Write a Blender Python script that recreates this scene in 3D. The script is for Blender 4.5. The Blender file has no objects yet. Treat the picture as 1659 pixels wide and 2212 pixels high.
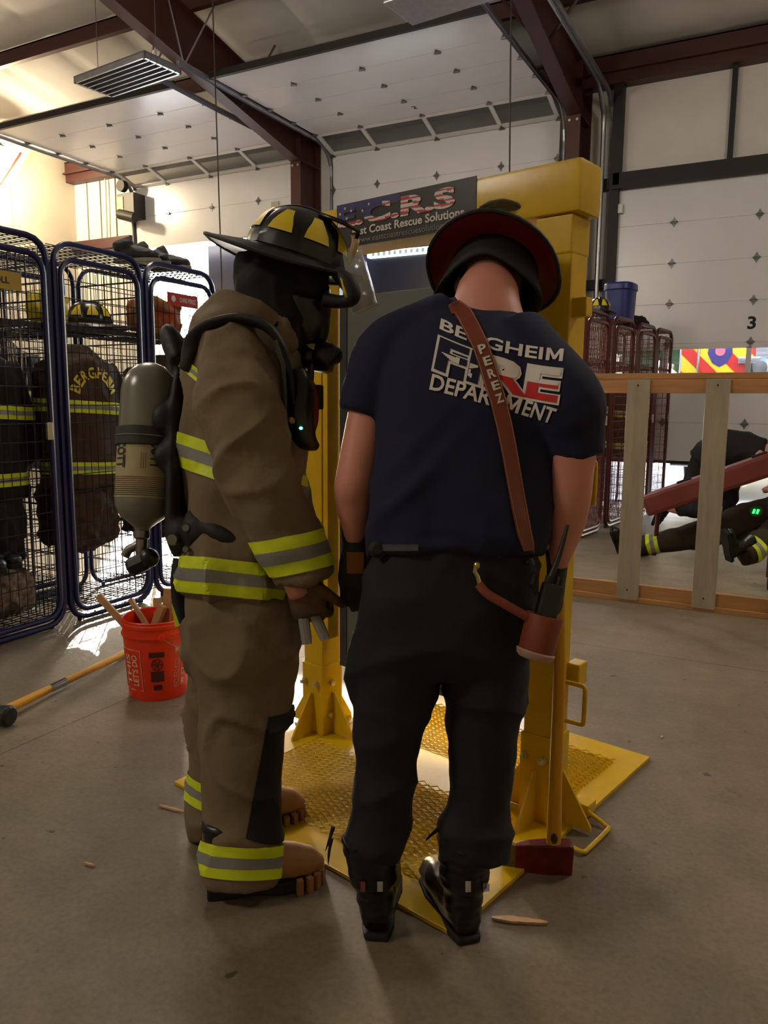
import bpy, bmesh, math, random
from mathutils import Vector as Vc, Matrix, noise, Euler
from mathutils.bvhtree import BVHTree
random.seed(7)
S = bpy.context.scene
COL = S.collection
R_ = math.radians
def V(*a): return Vc(a)

# ---------------------------------------------------------------- camera (portrait, 1659 x 2212 frame)
IW, IH, FP, CH = 1659, 2212, 1661.0, 1.35
def _axes():
    d = V((740-IW/2)/FP, (12700-IH/2)/FP, 1).normalized()
    y = V((1720-IW/2)/FP, (876-IH/2)/FP, 1); y = (y-d*y.dot(d)).normalized()
    return y.cross(-d), y, -d
_X, _Y, _Z = _axes()
RW = Matrix((_X, _Y, _Z))                      # camera (right, down, forward) -> world
CAM = V(0, 0, CH)
co = bpy.data.cameras.new('camera'); cam = bpy.data.objects.new('camera', co); COL.objects.link(cam)
co.sensor_fit = 'VERTICAL'; co.sensor_height = 36; co.lens = 36*FP/IH; co.clip_start = .05; co.clip_end = 400
m3 = Matrix((RW.col[0], -RW.col[1], -RW.col[2])).transposed()
cam.matrix_world = Matrix.Translation(CAM) @ m3.to_4x4()
S.camera = cam
S.view_settings.view_transform = 'Standard'; S.view_settings.look = 'None'
S.view_settings.gamma = 1; S.view_settings.exposure = 0.72; S.view_settings.use_curve_mapping = False

# ---------------------------------------------------------------- sky, sun, wall lamp and added fill lamps
SUN = V(.665, -.747, -.36).normalized()          # low morning sun through the open bay door
w = bpy.data.worlds.new('sky'); S.world = w; w.use_nodes = True
nt = w.node_tree; nt.nodes.clear()
sk = nt.nodes.new('ShaderNodeTexSky'); sk.sky_type = 'NISHITA'; sk.sun_disc = False
sk.sun_elevation = math.asin(-SUN.z); sk.sun_rotation = math.atan2(-SUN.x, -SUN.y)
bg = nt.nodes.new('ShaderNodeBackground'); bg.inputs[1].default_value = 2.6
ou = nt.nodes.new('ShaderNodeOutputWorld'); nt.links.new(sk.outputs[0], bg.inputs[0]); nt.links.new(bg.outputs[0], ou.inputs[0])
def lamp(name, kind, loc, energy, color, aim=None, size=1, size2=None, **k):
    l = bpy.data.lights.new(name, kind); l.energy = energy; l.color = color
    o = bpy.data.objects.new(name, l); COL.objects.link(o); o.location = loc
    if kind == 'AREA':
        l.size = size
        if size2: l.shape = 'RECTANGLE'; l.size_y = size2
    if kind == 'SUN': l.angle = R_(.6)
    if kind in('POINT', 'SPOT'): l.shadow_soft_size = size
    for a, b in k.items(): setattr(l, a, b)
    if aim is not None: o.rotation_euler = Vc(aim).to_track_quat('-Z', 'Y').to_euler()
    return o
lamp('sun', 'SUN', (-9, 14, 8), 13.0, (1, .93, .82), SUN)
WARM = 270; FILL = 105  # strengths of the wall lamp and of the added fill lamps

# ---------------------------------------------------------------- helpers
def lin(c): return tuple(((x/12.92) if x <= .04045 else ((x+.055)/1.055)**2.4) for x in c)
MT = {}
def mat(name, c, rough=.6, metal=0., var=.0, vs=8., bump=0., bs=30., spec=None, emit=None, es=1., alpha=None, trans=None, c2=None, stretch=None):
    if name in MT: return MT[name]
    m = bpy.data.materials.new(name); MT[name] = m; m.use_nodes = True
    N = m.node_tree.nodes; L = m.node_tree.links; b = N['Principled BSDF']
    col = lin(c)+(1,)
    b.inputs['Base Color'].default_value = col; b.inputs['Roughness'].default_value = rough; b.inputs['Metallic'].default_value = metal
    if spec is not None: b.inputs['Specular IOR Level'].default_value = spec
    tc = N.new('ShaderNodeTexCoord'); mp = N.new('ShaderNodeMapping'); L.new(tc.outputs['Object'], mp.inputs[0])
    if stretch: mp.inputs['Scale'].default_value = stretch
    if var or c2:
        n = N.new('ShaderNodeTexNoise'); n.inputs['Scale'].default_value = vs; n.inputs['Detail'].default_value = 6; n.inputs['Roughness'].default_value = .65
        L.new(mp.outputs[0], n.inputs[0]); r = N.new('ShaderNodeValToRGB'); L.new(n.outputs[0], r.inputs[0])
        r.color_ramp.elements[0].position = .32; r.color_ramp.elements[1].position = .68
        lo = tuple(x*(1-var) for x in col[:3])+(1,); hi = tuple(min(1, x*(1+var)) for x in col[:3])+(1,)
        if c2: hi = lin(c2)+(1,); lo = col
        r.color_ramp.elements[0].color = lo; r.color_ramp.elements[1].color = hi
        L.new(r.outputs[0], b.inputs['Base Color'])
    if bump:
        n = N.new('ShaderNodeTexNoise'); n.inputs['Scale'].default_value = bs; n.inputs['Detail'].default_value = 5
        L.new(mp.outputs[0], n.inputs[0]); bp = N.new('ShaderNodeBump'); bp.inputs['Strength'].default_value = bump; bp.inputs['Distance'].default_value = .01
        L.new(n.outputs[0], bp.inputs['Height']); L.new(bp.outputs[0], b.inputs['Normal'])
    if emit: b.inputs['Emission Color'].default_value = lin(emit)+(1,); b.inputs['Emission Strength'].default_value = es
    if trans: b.inputs['Transmission Weight'].default_value = trans; b.inputs['IOR'].default_value = 1.05
    if alpha is not None: b.inputs['Alpha'].default_value = alpha
    return m

class B:
    """collects shapes; .obj() links them as ONE mesh object"""
    def __init__(s): s.bm = bmesh.new()
    def faces(s, vs, fs):
        v = [s.bm.verts.new(p) for p in vs]
        for f in fs:
            try: s.bm.faces.new([v[i] for i in f])
            except ValueError: pass
        return s
    def box(s, lo, hi, M=None, bev=0):
        x0, y0, z0 = lo; x1, y1, z1 = hi
        vs = [V(x, y, z) for z in (z0, z1) for x, y in ((x0, y0), (x1, y0), (x1, y1), (x0, y1))]
        t = bmesh.new(); v = [t.verts.new(p) for p in vs]
        for f in ((3,2,1,0),(4,5,6,7),(0,1,5,4),(1,2,6,5),(2,3,7,6),(3,0,4,7)): t.faces.new([v[i] for i in f])
        if bev: bmesh.ops.bevel(t, geom=t.edges[:], offset=bev, segments=2, profile=.6, affect='EDGES')
        if M is not None: t.transform(M)
        s.add(t); return s
    def add(s, t):
        me = bpy.data.meshes.new('x'); t.to_mesh(me); t.free(); s.bm.from_mesh(me); bpy.data.meshes.remove(me); return s
    def loft(s, rings, cap=True, closed=True):
        V_ = [[s.bm.verts.new(p) for p in r] for r in rings]; n = len(V_[0])
        for a, b in zip(V_, V_[1:]):
            for i in range(n if closed else n-1):
                j = (i+1) % n
                try: s.bm.faces.new((a[i], a[j], b[j], b[i]))
                except ValueError: pass
        if cap:
            try: s.bm.faces.new(V_[0][::-1]); s.bm.faces.new(V_[-1])
            except ValueError: pass
        return s
    def limb(s, pts, rad, side=None, n=14, sub=5, sq=0):
        P_, Q_ = [Vc(p) for p in pts], [r if isinstance(r, (tuple, list)) else (r, r) for r in rad]
        pp, rr = [], []
        for i in range(len(P_)-1):
            a, b, c, d = P_[max(i-1, 0)], P_[i], P_[i+1], P_[min(i+2, len(P_)-1)]
            for k in range(sub):
                t = k/sub
                pp.append(.5*((2*b)+(c-a)*t+(2*a-5*b+4*c-d)*t*t+(3*b-3*c+d-a)*t**3))
                u = t*t*(3-2*t); rr.append(tuple(Q_[i][j]*(1-u)+Q_[i+1][j]*u for j in (0, 1)))
        pp.append(P_[-1]); rr.append(Q_[-1]); rings = []
        sd = Vc(side) if side is not None else None
        prev = None
        for i, p in enumerate(pp):
            t = (pp[min(i+1, len(pp)-1)]-pp[max(i-1, 0)]).normalized()
            if sd is not None: x = (sd-t*sd.dot(t)).normalized()
            else:
                x = prev if prev is not None else (V(0, 0, 1) if abs(t.z) < .9 else V(1, 0, 0))
                x = (x-t*x.dot(t)).normalized(); prev = x
            y = t.cross(x); ring = []
            for k in range(n):
                an = 2*math.pi*k/n; cx, cy = math.cos(an), math.sin(an)
                if sq: 
                    e = 1-sq*.5; cx = math.copysign(abs(cx)**e, cx); cy = math.copysign(abs(cy)**e, cy)
                ring.append(p+x*cx*rr[i][0]+y*cy*rr[i][1])
            rings.append(ring)
        return s.loft(rings)
    def tube(s, pts, r, n=8, sub=1, **k):
        return s.limb(pts, [r]*len(pts), n=n, sub=sub, **k)
    def ell(s, c, r, M=None, n=18):
        t = bmesh.new(); bmesh.ops.create_uvsphere(t, u_segments=n, v_segments=n//2+2, radius=1)
        t.transform(Matrix.Diagonal((r[0], r[1], r[2], 1)))
        if M is not None: t.transform(M)
        t.transform(Matrix.Translation(c)); return s.add(t)
    def lathe(s, prof, M=None, n=24, sc=(1, 1), cap=True):
        rings = []
        for r, z in prof:
            ring = [V(math.cos(2*math.pi*k/n)*r*sc[0], math.sin(2*math.pi*k/n)*r*sc[1], z) for k in range(n)]
            if M is not None: ring = [M @ p for p in ring]
            rings.append(ring)
        return s.loft(rings, cap=cap)
    def prism(s, poly, a, b, M=None):
        """polygon (x,y) extruded z a..b"""
        r0 = [V(x, y, a) for x, y in poly]; r1 = [V(x, y, b) for x, y in poly]
        if M is not None: r0 = [M @ p for p in r0]; r1 = [M @ p for p in r1]
        return s.loft([r0, r1])
    def obj(s, name, m, parent=None, smooth=False, bev=0, recalc=True):
        bm = s.bm
        if recalc: bmesh.ops.recalc_face_normals(bm, faces=bm.faces[:])
        me = bpy.data.meshes.new(name)
        for f in bm.faces: f.smooth = bool(smooth)
        bm.to_mesh(me); bm.free()
        return link(name, me, m, parent, bev, smooth)
def link(name, me, m, parent=None, bev=0, smooth=False):
    o = bpy.data.objects.new(name, me); COL.objects.link(o)
    for k in (m if isinstance(m, (list, tuple)) else [m]): me.materials.append(k)
    if parent: o.parent = parent
    if smooth and smooth != 2:
        try: me.set_sharp_from_angle(angle=R_(42))
        except Exception: pass
    if bev:
        d = o.modifiers.new('bevel', 'BEVEL'); d.width = bev; d.segments = 2; d.limit_method = 'ANGLE'
    return o
def tag(o, label, cat, group=None, kind=None):
    o['label'] = label; o['category'] = cat
    if group: o['group'] = group
    if kind: o['kind'] = kind
    return o
def thing(name, label, cat, group=None, kind=None):
    o = bpy.data.objects.new(name, None); o.empty_display_size = .1; COL.objects.link(o)
    return tag(o, label, cat, group, kind)
def struct(o): o['kind'] = 'structure'; return o
def copy_tree(o, M, label=None):
    def rec(a, par):
        c = a.copy(); COL.objects.link(c)
        if par: c.parent = par
        for ch in a.children: rec(ch, c)
        return c
    c = rec(o, None); c.matrix_basis = M @ o.matrix_basis
    if label: c['label'] = label
    return c
T = Matrix.Translation
def frame(o, x, y, z): return Matrix(((x[0], y[0], z[0], o[0]), (x[1], y[1], z[1], o[1]), (x[2], y[2], z[2], o[2]), (0, 0, 0, 1)))
def ray(px, py): return RW @ V((px-IW/2)/FP, (py-IH/2)/FP, 1)
def P(px, py, d): return CAM+ray(px, py)*d               # a point at a given distance along the view axis
def FL(px, py, z=0): r = ray(px, py); return CAM+r*((z-CH)/r.z)
def AY(px, py, y): r = ray(px, py); return CAM+r*(y/r.y)
def AX(px, py, x): r = ray(px, py); return CAM+r*(x/r.x)
def fuse(b, voxel, sm=3, wr=None):
    """one continuous skin around everything collected in b"""
    me = bpy.data.meshes.new('f'); bmesh.ops.recalc_face_normals(b.bm, faces=b.bm.faces[:]); b.bm.to_mesh(me); b.bm.free()
    o = bpy.data.objects.new('f', me); COL.objects.link(o)
    r = o.modifiers.new('r', 'REMESH'); r.mode = 'VOXEL'; r.voxel_size = voxel
    dg = bpy.context.evaluated_depsgraph_get(); ev = o.evaluated_get(dg); m2 = bpy.data.meshes.new_from_object(ev)
    bpy.data.objects.remove(o); bpy.data.meshes.remove(me)
    bm = bmesh.new(); bm.from_mesh(m2); bpy.data.meshes.remove(m2)
    for _ in range(sm): bmesh.ops.smooth_vert(bm, verts=bm.verts[:], factor=.5, use_axis_x=True, use_axis_y=True, use_axis_z=True)
    if wr:
        bm.normal_update(); mv = [(v, v.normal.copy()*wr(v.co)) for v in bm.verts]
        for v, d in mv: v.co += d
    bm.normal_update()
    nb = B(); nb.bm.free(); nb.bm = bm; return nb
def folds(amt, sx, sy, sz, amt2=0, s2=40, off=0):
    def f(p):
        q = V(p.x*sx+off, p.y*sy, p.z*sz); a = noise.noise(q); r = (1-abs(a)*2.4)
        return amt*r*abs(r)+amt*.6*noise.noise(q*2.1)+amt2*noise.noise(p*s2)
    return f
def bvh(o): 
    return BVHTree.FromPolygons([v.co.copy() for v in o.data.vertices], [tuple(p.vertices) for p in o.data.polygons])
def shell_clip(src, planes, off, th=.0015, sel=None):
    """copy of src's surface between planes [(point, normal)...], lifted off by off"""
    bm = bmesh.new(); bm.from_mesh(src.data)
    for p, n in planes:
        bmesh.ops.bisect_plane(bm, geom=bm.verts[:]+bm.edges[:]+bm.faces[:], plane_co=p, plane_no=n, clear_outer=True)
    if sel:
        bad = [f for f in bm.faces if not sel(f.calc_center_median())]
        bmesh.ops.delete(bm, geom=bad, context='FACES')
    seen, best = set(), []
    for f0 in bm.faces:
        if f0 in seen: continue
        st, comp = [f0], []; seen.add(f0)
        while st:
            f = st.pop(); comp.append(f)
            for e in f.edges:
                for g_ in e.link_faces:
                    if g_ not in seen: seen.add(g_); st.append(g_)
        if len(comp) > len(best): best = comp
    keep = set(best); bmesh.ops.delete(bm, geom=[f for f in bm.faces if f not in keep], context='FACES')
    bm.normal_update()
    for v in bm.verts: v.co += v.normal*off
    b = B(); b.bm.free(); b.bm = bm; return b
def text_bm(s, bold=.0, grid=.12, font_w=None):
    cu = bpy.data.curves.new('t', 'FONT'); cu.body = s; cu.offset = bold; cu.resolution_u = 3
    o = bpy.data.objects.new('t', cu); COL.objects.link(o)
    dg = bpy.context.evaluated_depsgraph_get(); me = bpy.data.meshes.new_from_object(o.evaluated_get(dg))
    bpy.data.objects.remove(o); bpy.data.curves.remove(cu)
    bm = bmesh.new(); bm.from_mesh(me); bpy.data.meshes.remove(me)
    bmesh.ops.triangulate(bm, faces=bm.faces[:]); bmesh.ops.remove_doubles(bm, verts=bm.verts[:], dist=1e-5)
    xs = [v.co.x for v in bm.verts]; ys = [v.co.y for v in bm.verts]
    x0, x1, y0, y1 = min(xs), max(xs), min(ys), max(ys)
    if grid:
        for ax, lo, hi in ((0, x0, x1), (1, y0, y1)):
            t = lo+grid
            while t < hi:
                n = V(1, 0, 0) if ax == 0 else V(0, 1, 0)
                bmesh.ops.bisect_plane(bm, geom=bm.verts[:]+bm.edges[:]+bm.faces[:], plane_co=n*t, plane_no=n); t += grid
    for v in bm.verts: v.co = V((v.co.x-x0)/(x1-x0), (v.co.y-y0)/(y1-y0), 0)
    return bm
def text(s, name, m, parent, mp, bold=0., grid=.12, mats=None, pick=None, cuts=()):
    bm = text_bm(s, bold, grid)
    for n, t in cuts: bmesh.ops.bisect_plane(bm, geom=bm.verts[:]+bm.edges[:]+bm.faces[:], plane_co=n*t, plane_no=n)
    if pick:
        for f in bm.faces: f.material_index = pick(f.calc_center_median())
    for v in bm.verts: v.co = mp(v.co.x, v.co.y)
    b = B(); b.bm.free(); b.bm = bm
    return b.obj(name, mats or m, parent, recalc=False)
def flat_map(o, x, y): o = Vc(o); x = Vc(x); y = Vc(y); return lambda u, v: o+x*u+y*v
def quad_px(tl, tr, br, bl, tree, off, bow=(0, 0)):
    def f(u, v):
        t = V(*tl).lerp(V(*tr), u); b_ = V(*bl).lerp(V(*br), u); p = b_.lerp(t, v); k = 4*u*(1-u)
        py = p.y-(bow[1]*(1-v)+bow[0]*v)*k; r = ray(p.x, py).normalized()
        loc, n, i, d = tree.ray_cast(CAM, r)
        return (loc-r*off) if loc else CAM+r*2
    return f

# ---------------------------------------------------------------- materials of the place
WHITE = mat('insulation', (.82, .81, .80), .75, var=.06, vs=1.5, bump=.15, bs=6)
CREAM = mat('cream_panel', (.80, .77, .70), .7, var=.04, vs=2)
DOORW = mat('door_white', (.84, .845, .87), .24, var=.03, vs=2, bump=.02, bs=60)
BRN = mat('primer_brown', (.27, .13, .11), .5, var=.12, vs=5)
DKB = mat('dark_steel', (.10, .07, .065), .6, var=.2, vs=5)
GALV = mat('galvanised', (.66, .67, .70), .32, .85, var=.12, vs=12)
ALU = mat('white_aluminium', (.82, .82, .83), .35)
BLK = mat('black_rubber', (.03, .03, .032), .7)
GREY = mat('grey_steel', (.33, .34, .35), .5, .3)
TINT = mat('door_glass', (.42, .44, .45), .08, alpha=.42)
def concrete():
    m = mat('concrete', (.46, .42, .37), .5, bump=.25, bs=25, spec=.4)
    N = m.node_tree.nodes; L = m.node_tree.links; b = N['Principled BSDF']
    g = N.new('ShaderNodeNewGeometry'); 
    def nz(sc, det=8, ro=.6):
        n = N.new('ShaderNodeTexNoise'); n.inputs['Scale'].default_value = sc; n.inputs['Detail'].default_value = det; n.inputs['Roughness'].default_value = ro
        L.new(g.outputs['Position'], n.inputs[0]); return n.outputs[0]
    def ramp(src, a, ca, z, cz):
        r = N.new('ShaderNodeValToRGB'); L.new(src, r.inputs[0]); e = r.color_ramp.elements
        e[0].position = a; e[0].color = (ca, ca, ca, 1); e[1].position = z; e[1].color = (cz, cz, cz, 1); return r.outputs[0]
    def mul(a, c):
        x = N.new('ShaderNodeMix'); x.data_type = 'RGBA'; x.blend_type = 'MULTIPLY'; x.inputs[0].default_value = 1
        L.new(a, x.inputs[6]); L.new(c, x.inputs[7]); return x.outputs[2]
    base = N.new('ShaderNodeRGB'); base.outputs[0].default_value = lin((.48, .425, .35))+(1,)
    c = mul(base.outputs[0], ramp(nz(.9), .3, .72, .7, 1.12)); c = mul(c, ramp(nz(7), .3, .84, .65, 1.05))
    c = mul(c, ramp(nz(60, 3), .35, .86, .6, 1.04)); c = mul(c, ramp(nz(3.1, 10, .75), .27, .45, .36, 1.0)); c = mul(c, ramp(nz(19, 2, .4), .24, .35, .28, 1.0))
    sp = N.new('ShaderNodeSeparateXYZ'); L.new(g.outputs['Position'], sp.inputs[0])
    for ch, at in (('X', -2.6), ('Y', 4.25), ('Y', 8.0), ('X', 1.6)):       # sawn joints
        s = N.new('ShaderNodeMath'); s.operation = 'SUBTRACT'; L.new(sp.outputs[ch], s.inputs[0]); s.inputs[1].default_value = at
        a = N.new('ShaderNodeMath'); a.operation = 'ABSOLUTE'; L.new(s.outputs[0], a.inputs[0])
        k = N.new('ShaderNodeMath'); k.operation = 'GREATER_THAN'; L.new(a.outputs[0], k.inputs[0]); k.inputs[1].default_value = .0035
        q = N.new('ShaderNodeMath'); q.operation = 'MULTIPLY_ADD'; L.new(k.outputs[0], q.inputs[0]); q.inputs[1].default_value = .65; q.inputs[2].default_value = .35
        c = mul(c, q.outputs[0])
    L.new(c, b.inputs['Base Color']); 
    rr = N.new('ShaderNodeMapRange'); L.new(nz(5), rr.inputs[0]); rr.inputs[3].default_value = .38; rr.inputs[4].default_value = .7; L.new(rr.outputs[0], b.inputs['Roughness'])
    return m
CONC = concrete()

# ---------------------------------------------------------------- the hall
D0 = 11.0; XL, XR, YF = -12.7, 5.6, -7.0
def roof(y): return 5.85+.2*(D0-y)
struct(B().box((XL-.2, YF-.2, -.2), (XR+.2, D0+.3, 0)).obj('floor', CONC))
b = B().box((-60, D0+.3, -.25), (60, 90, -.05)); struct(b.obj('trim_1', mat('apron', (.62, .60, .57), .8, var=.1, vs=.6)))
DOORS = [(-11.03, -7.38), (-6.76, -3.11), (-2.38, 1.27)]; OH = 4.18
b = B(); xs = [XL-.2]+[v for d in DOORS for v in d]+[XR+.2]
for i in range(0, len(xs), 2): b.box((xs[i], D0+.02, 0), (xs[i+1], D0+.25, OH))
b.box((XL-.2, D0+.02, OH), (XR+.2, D0+.25, roof(D0)))
struct(b.obj('wall_back', WHITE))
struct(B().prism([(YF, 0), (D0+.2, 0), (D0+.2, roof(D0)-.0), (YF, roof(YF))], XL-.2, XL, Matrix(((0,0,1,0),(1,0,0,0),(0,1,0,0),(0,0,0,1)))).obj('wall_left', CREAM))
struct(B().prism([(YF, 0), (D0+.2, 0), (D0+.2, roof(D0)-.0), (YF, roof(YF))], XR, XR+.2, Matrix(((0,0,1,0),(1,0,0,0),(0,1,0,0),(0,0,0,1)))).obj('wall_right', CREAM))
struct(B().box((XL-.2, YF-.2, 0), (XR+.2, YF, roof(YF))).obj('wall_front', CREAM))
# blanket insulation sagging between the purlins
PUR = [10.82, 9.45, 8.05, 6.65, 5.2, 3.7, 2.2, .7, -.8, -2.3, -3.8, -5.3]
b = B(); rings = []
ys = [D0+.2]; 
for a, c in zip(PUR, PUR[1:]):
    ys += [a]+[a+(c-a)*t for t in (.12, .3, .5, .7, .88)]
ys += [PUR[-1], YF-.2]
for y in ys:
    sag = 0
    for a, c in zip(PUR, PUR[1:]):
        if c < y < a: t = (y-c)/(a-c); sag = .07*(1-(2*t-1)**4)
    r = []
    x = XL-.2
    while x <= XR+.3:
        ph = (x % 1.22)/1.22; r.append(V(x, y, roof(y)-sag*(1-(abs(2*ph-1))**8)-.0)); x += .122
    rings.append(r)
b.loft(rings, cap=False, closed=False)
o = struct(b.obj('ceiling', WHITE, smooth=2)); d = o.modifiers.new('s', 'SOLIDIFY'); d.thickness = .1; d.offset = 1
# purlins: dark red Z sections
pz = None
for i, y in enumerate(PUR):
    z = roof(y)
    b = B().box((XL, y-.012, z-.26), (XR, y+.012, z-.06)).box((XL, y-.07, z-.285), (XR, y+.012, z-.26)).box((XL, y-.012, z-.075), (XR, y+.07, z-.055))
    if i == 0: b.box((XL, y+.0, z-.42), (XR, D0+.02, z-.05))
    where = ('eave purlin of dark red steel along the top of the door wall', 'dark red roof purlin, second row in from the door wall', 'dark red roof purlin, third row in from the door wall', 'dark red roof purlin, fourth row in from the door wall')
    tag(b.obj('roof_purlin', BRN), where[i] if i < 4 else 'dark red roof purlin over the middle and rear of the hall', 'roof beam', 'dark red roof purlins')
# rigid frames
def rigid(xc, label):
    t = thing('rigid_frame', label, 'steel frame')
    yi = 10.42; zk = 5.03; fw = .09
    c = B().box((xc-fw, yi-.012, .02), (xc+fw, yi, zk)).box((xc-.006, yi, .02), (xc+.006, D0-.02, zk)).box((xc-fw, D0-.03, 0.02), (xc+fw, D0-.01, zk+.6))
    c.box((xc-fw-.02, yi-.04, 0), (xc+fw+.02, D0-.01, .02)).box((xc-fw, yi, zk-.012), (xc+fw, D0-.03, zk+.004))
    c.obj('column', BRN, t)
    def sl(y): return zk+.2*(yi-y)
    Mx = Matrix(((0,0,1,0),(1,0,0,0),(0,1,0,0),(0,0,0,1)))
    r = B(); top = lambda y: roof(y)-.285
    r.prism([(YF, sl(YF)), (yi, zk), (D0-.03, zk), (D0-.03, top(D0)), (YF, top(YF))], xc-.006, xc+.006, Mx)
    r.prism([(YF, sl(YF)-.014), (yi, zk-.014), (yi, zk), (YF, sl(YF))], xc-fw, xc+fw, Mx)
    r.prism([(YF, top(YF)-.014), (D0, top(D0)-.014), (D0, top(D0)), (YF, top(YF))], xc-fw, xc+fw, Mx)
    r.box((xc-fw, yi, zk), (xc+fw, yi+.012, top(yi)))
    r.obj('rafter', BRN, t)
    for sx in (-.05, .05):
        B().lathe([(.0, 0), (.018, 0), (.018, .014), (0, .014)], T(V(xc+sx, yi-.012, zk-.07)) @ Matrix.Rotation(R_(90), 4, 'X'), 6).obj('bolt', mat('bolt_head', (.75, .73, .6), .4, .6), t)
    for y, s in ((9.0, 1), (6.6, 1), (9.0, -1), (6.6, -1)):                     # flange braces up to the purlins
        B().tube([V(xc+s*.02, y+.05, sl(y)+.02), V(xc+s*.62, y+.05, roof(y)-.2)], .02, 4).obj('flange_brace', BRN, t)
    return t
rigid(-7.11, 'dark red steel column and sloping rafter between the two raised bay doors')
rigid(-2.80, 'dark red steel column and rafter left of the bay door numbered 3')
# fit-out of the door wall
b = B()
b.box((-12.7, D0-.12, 4.2), (-11.15, D0+.0, 4.38)).obj('trim_2', BRN)['kind'] = 'structure'
b = B().box((-2.36, D0-.16, 4.18), (XR, D0+.02, 4.36)).box((-2.36, D0-.2, 4.15), (XR, D0-.1, 4.2)).box((-2.72, D0-.1, 4.18), (-2.36, D0+.02, 4.32))
b.box((-2.72, D0-.1, 2.9), (-2.4, D0+.02, 3.02))
struct(b.obj('trim_3', DKB))
b = B().box((-2.40, D0-.16, 0), (-2.28, D0+.02, 5.5)).box((1.27, D0-.16, 0), (1.39, D0+.02, 5.5)).box((-.99, D0-.08, 4.36), (-.93, D0+.02, 5.5)).box((.3, D0-.08, 4.36), (.36, D0+.02, 5.5)); struct(b.obj('trim_4', DKB))
b = B().box((-2.4, D0-.1, 5.48), (XR, D0+.02, 5.62)); struct(b.obj('trim_5', DKB))
b = B()
for y in (9.6, 8.3, 7.0): b.box((XL, y-.004, 0), (XL+.006, y+.004, roof(y)-.1))
for x in (-12.35, -12.0, -11.6): b.box((x-.004, D0-.004, 4.4), (x+.004, D0+.022, 5.6))
struct(b.obj('trim_6', mat('seam_grey', (.6, .57, .5), .8)))

# ---------------------------------------------------------------- overhead doors
hinge_me = None
def hinge(par, M):
    global hinge_me
    if hinge_me is None:
        b = B().prism([(0, .07), (.022, .03), (.022, -.03), (0, -.07), (-.022, -.03), (-.022, .03)], 0, .006).box((-.034, -.02, 0), (.034, .02, .022), bev=.004)
        b.tube([V(-.045, 0, .016), V(.045, 0, .016)], .009, 8)
        o = b.obj('hinge', mat('zinc', (.45, .45, .46), .35, .7), par); hinge_me = o.data
    else:
        o = bpy.data.objects.new('hinge', hinge_me); COL.objects.link(o); o.parent = par
    o['_m'] = 1
    o.matrix_basis = M
def panel_M(x, p, q):                                    # frame on the inside face: x along wall, y along p->q, z toward the room
    u = (V(0, *q)-V(0, *p)).normalized(); n = V(1, 0, 0).cross(u)
    if n.y > .01 or (abs(n.y) < .01 and n.z > 0): n = -n
    return frame((x, p[0], p[1]), V(1, 0, 0), u, n), (V(0, *q)-V(0, *p)).length
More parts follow.
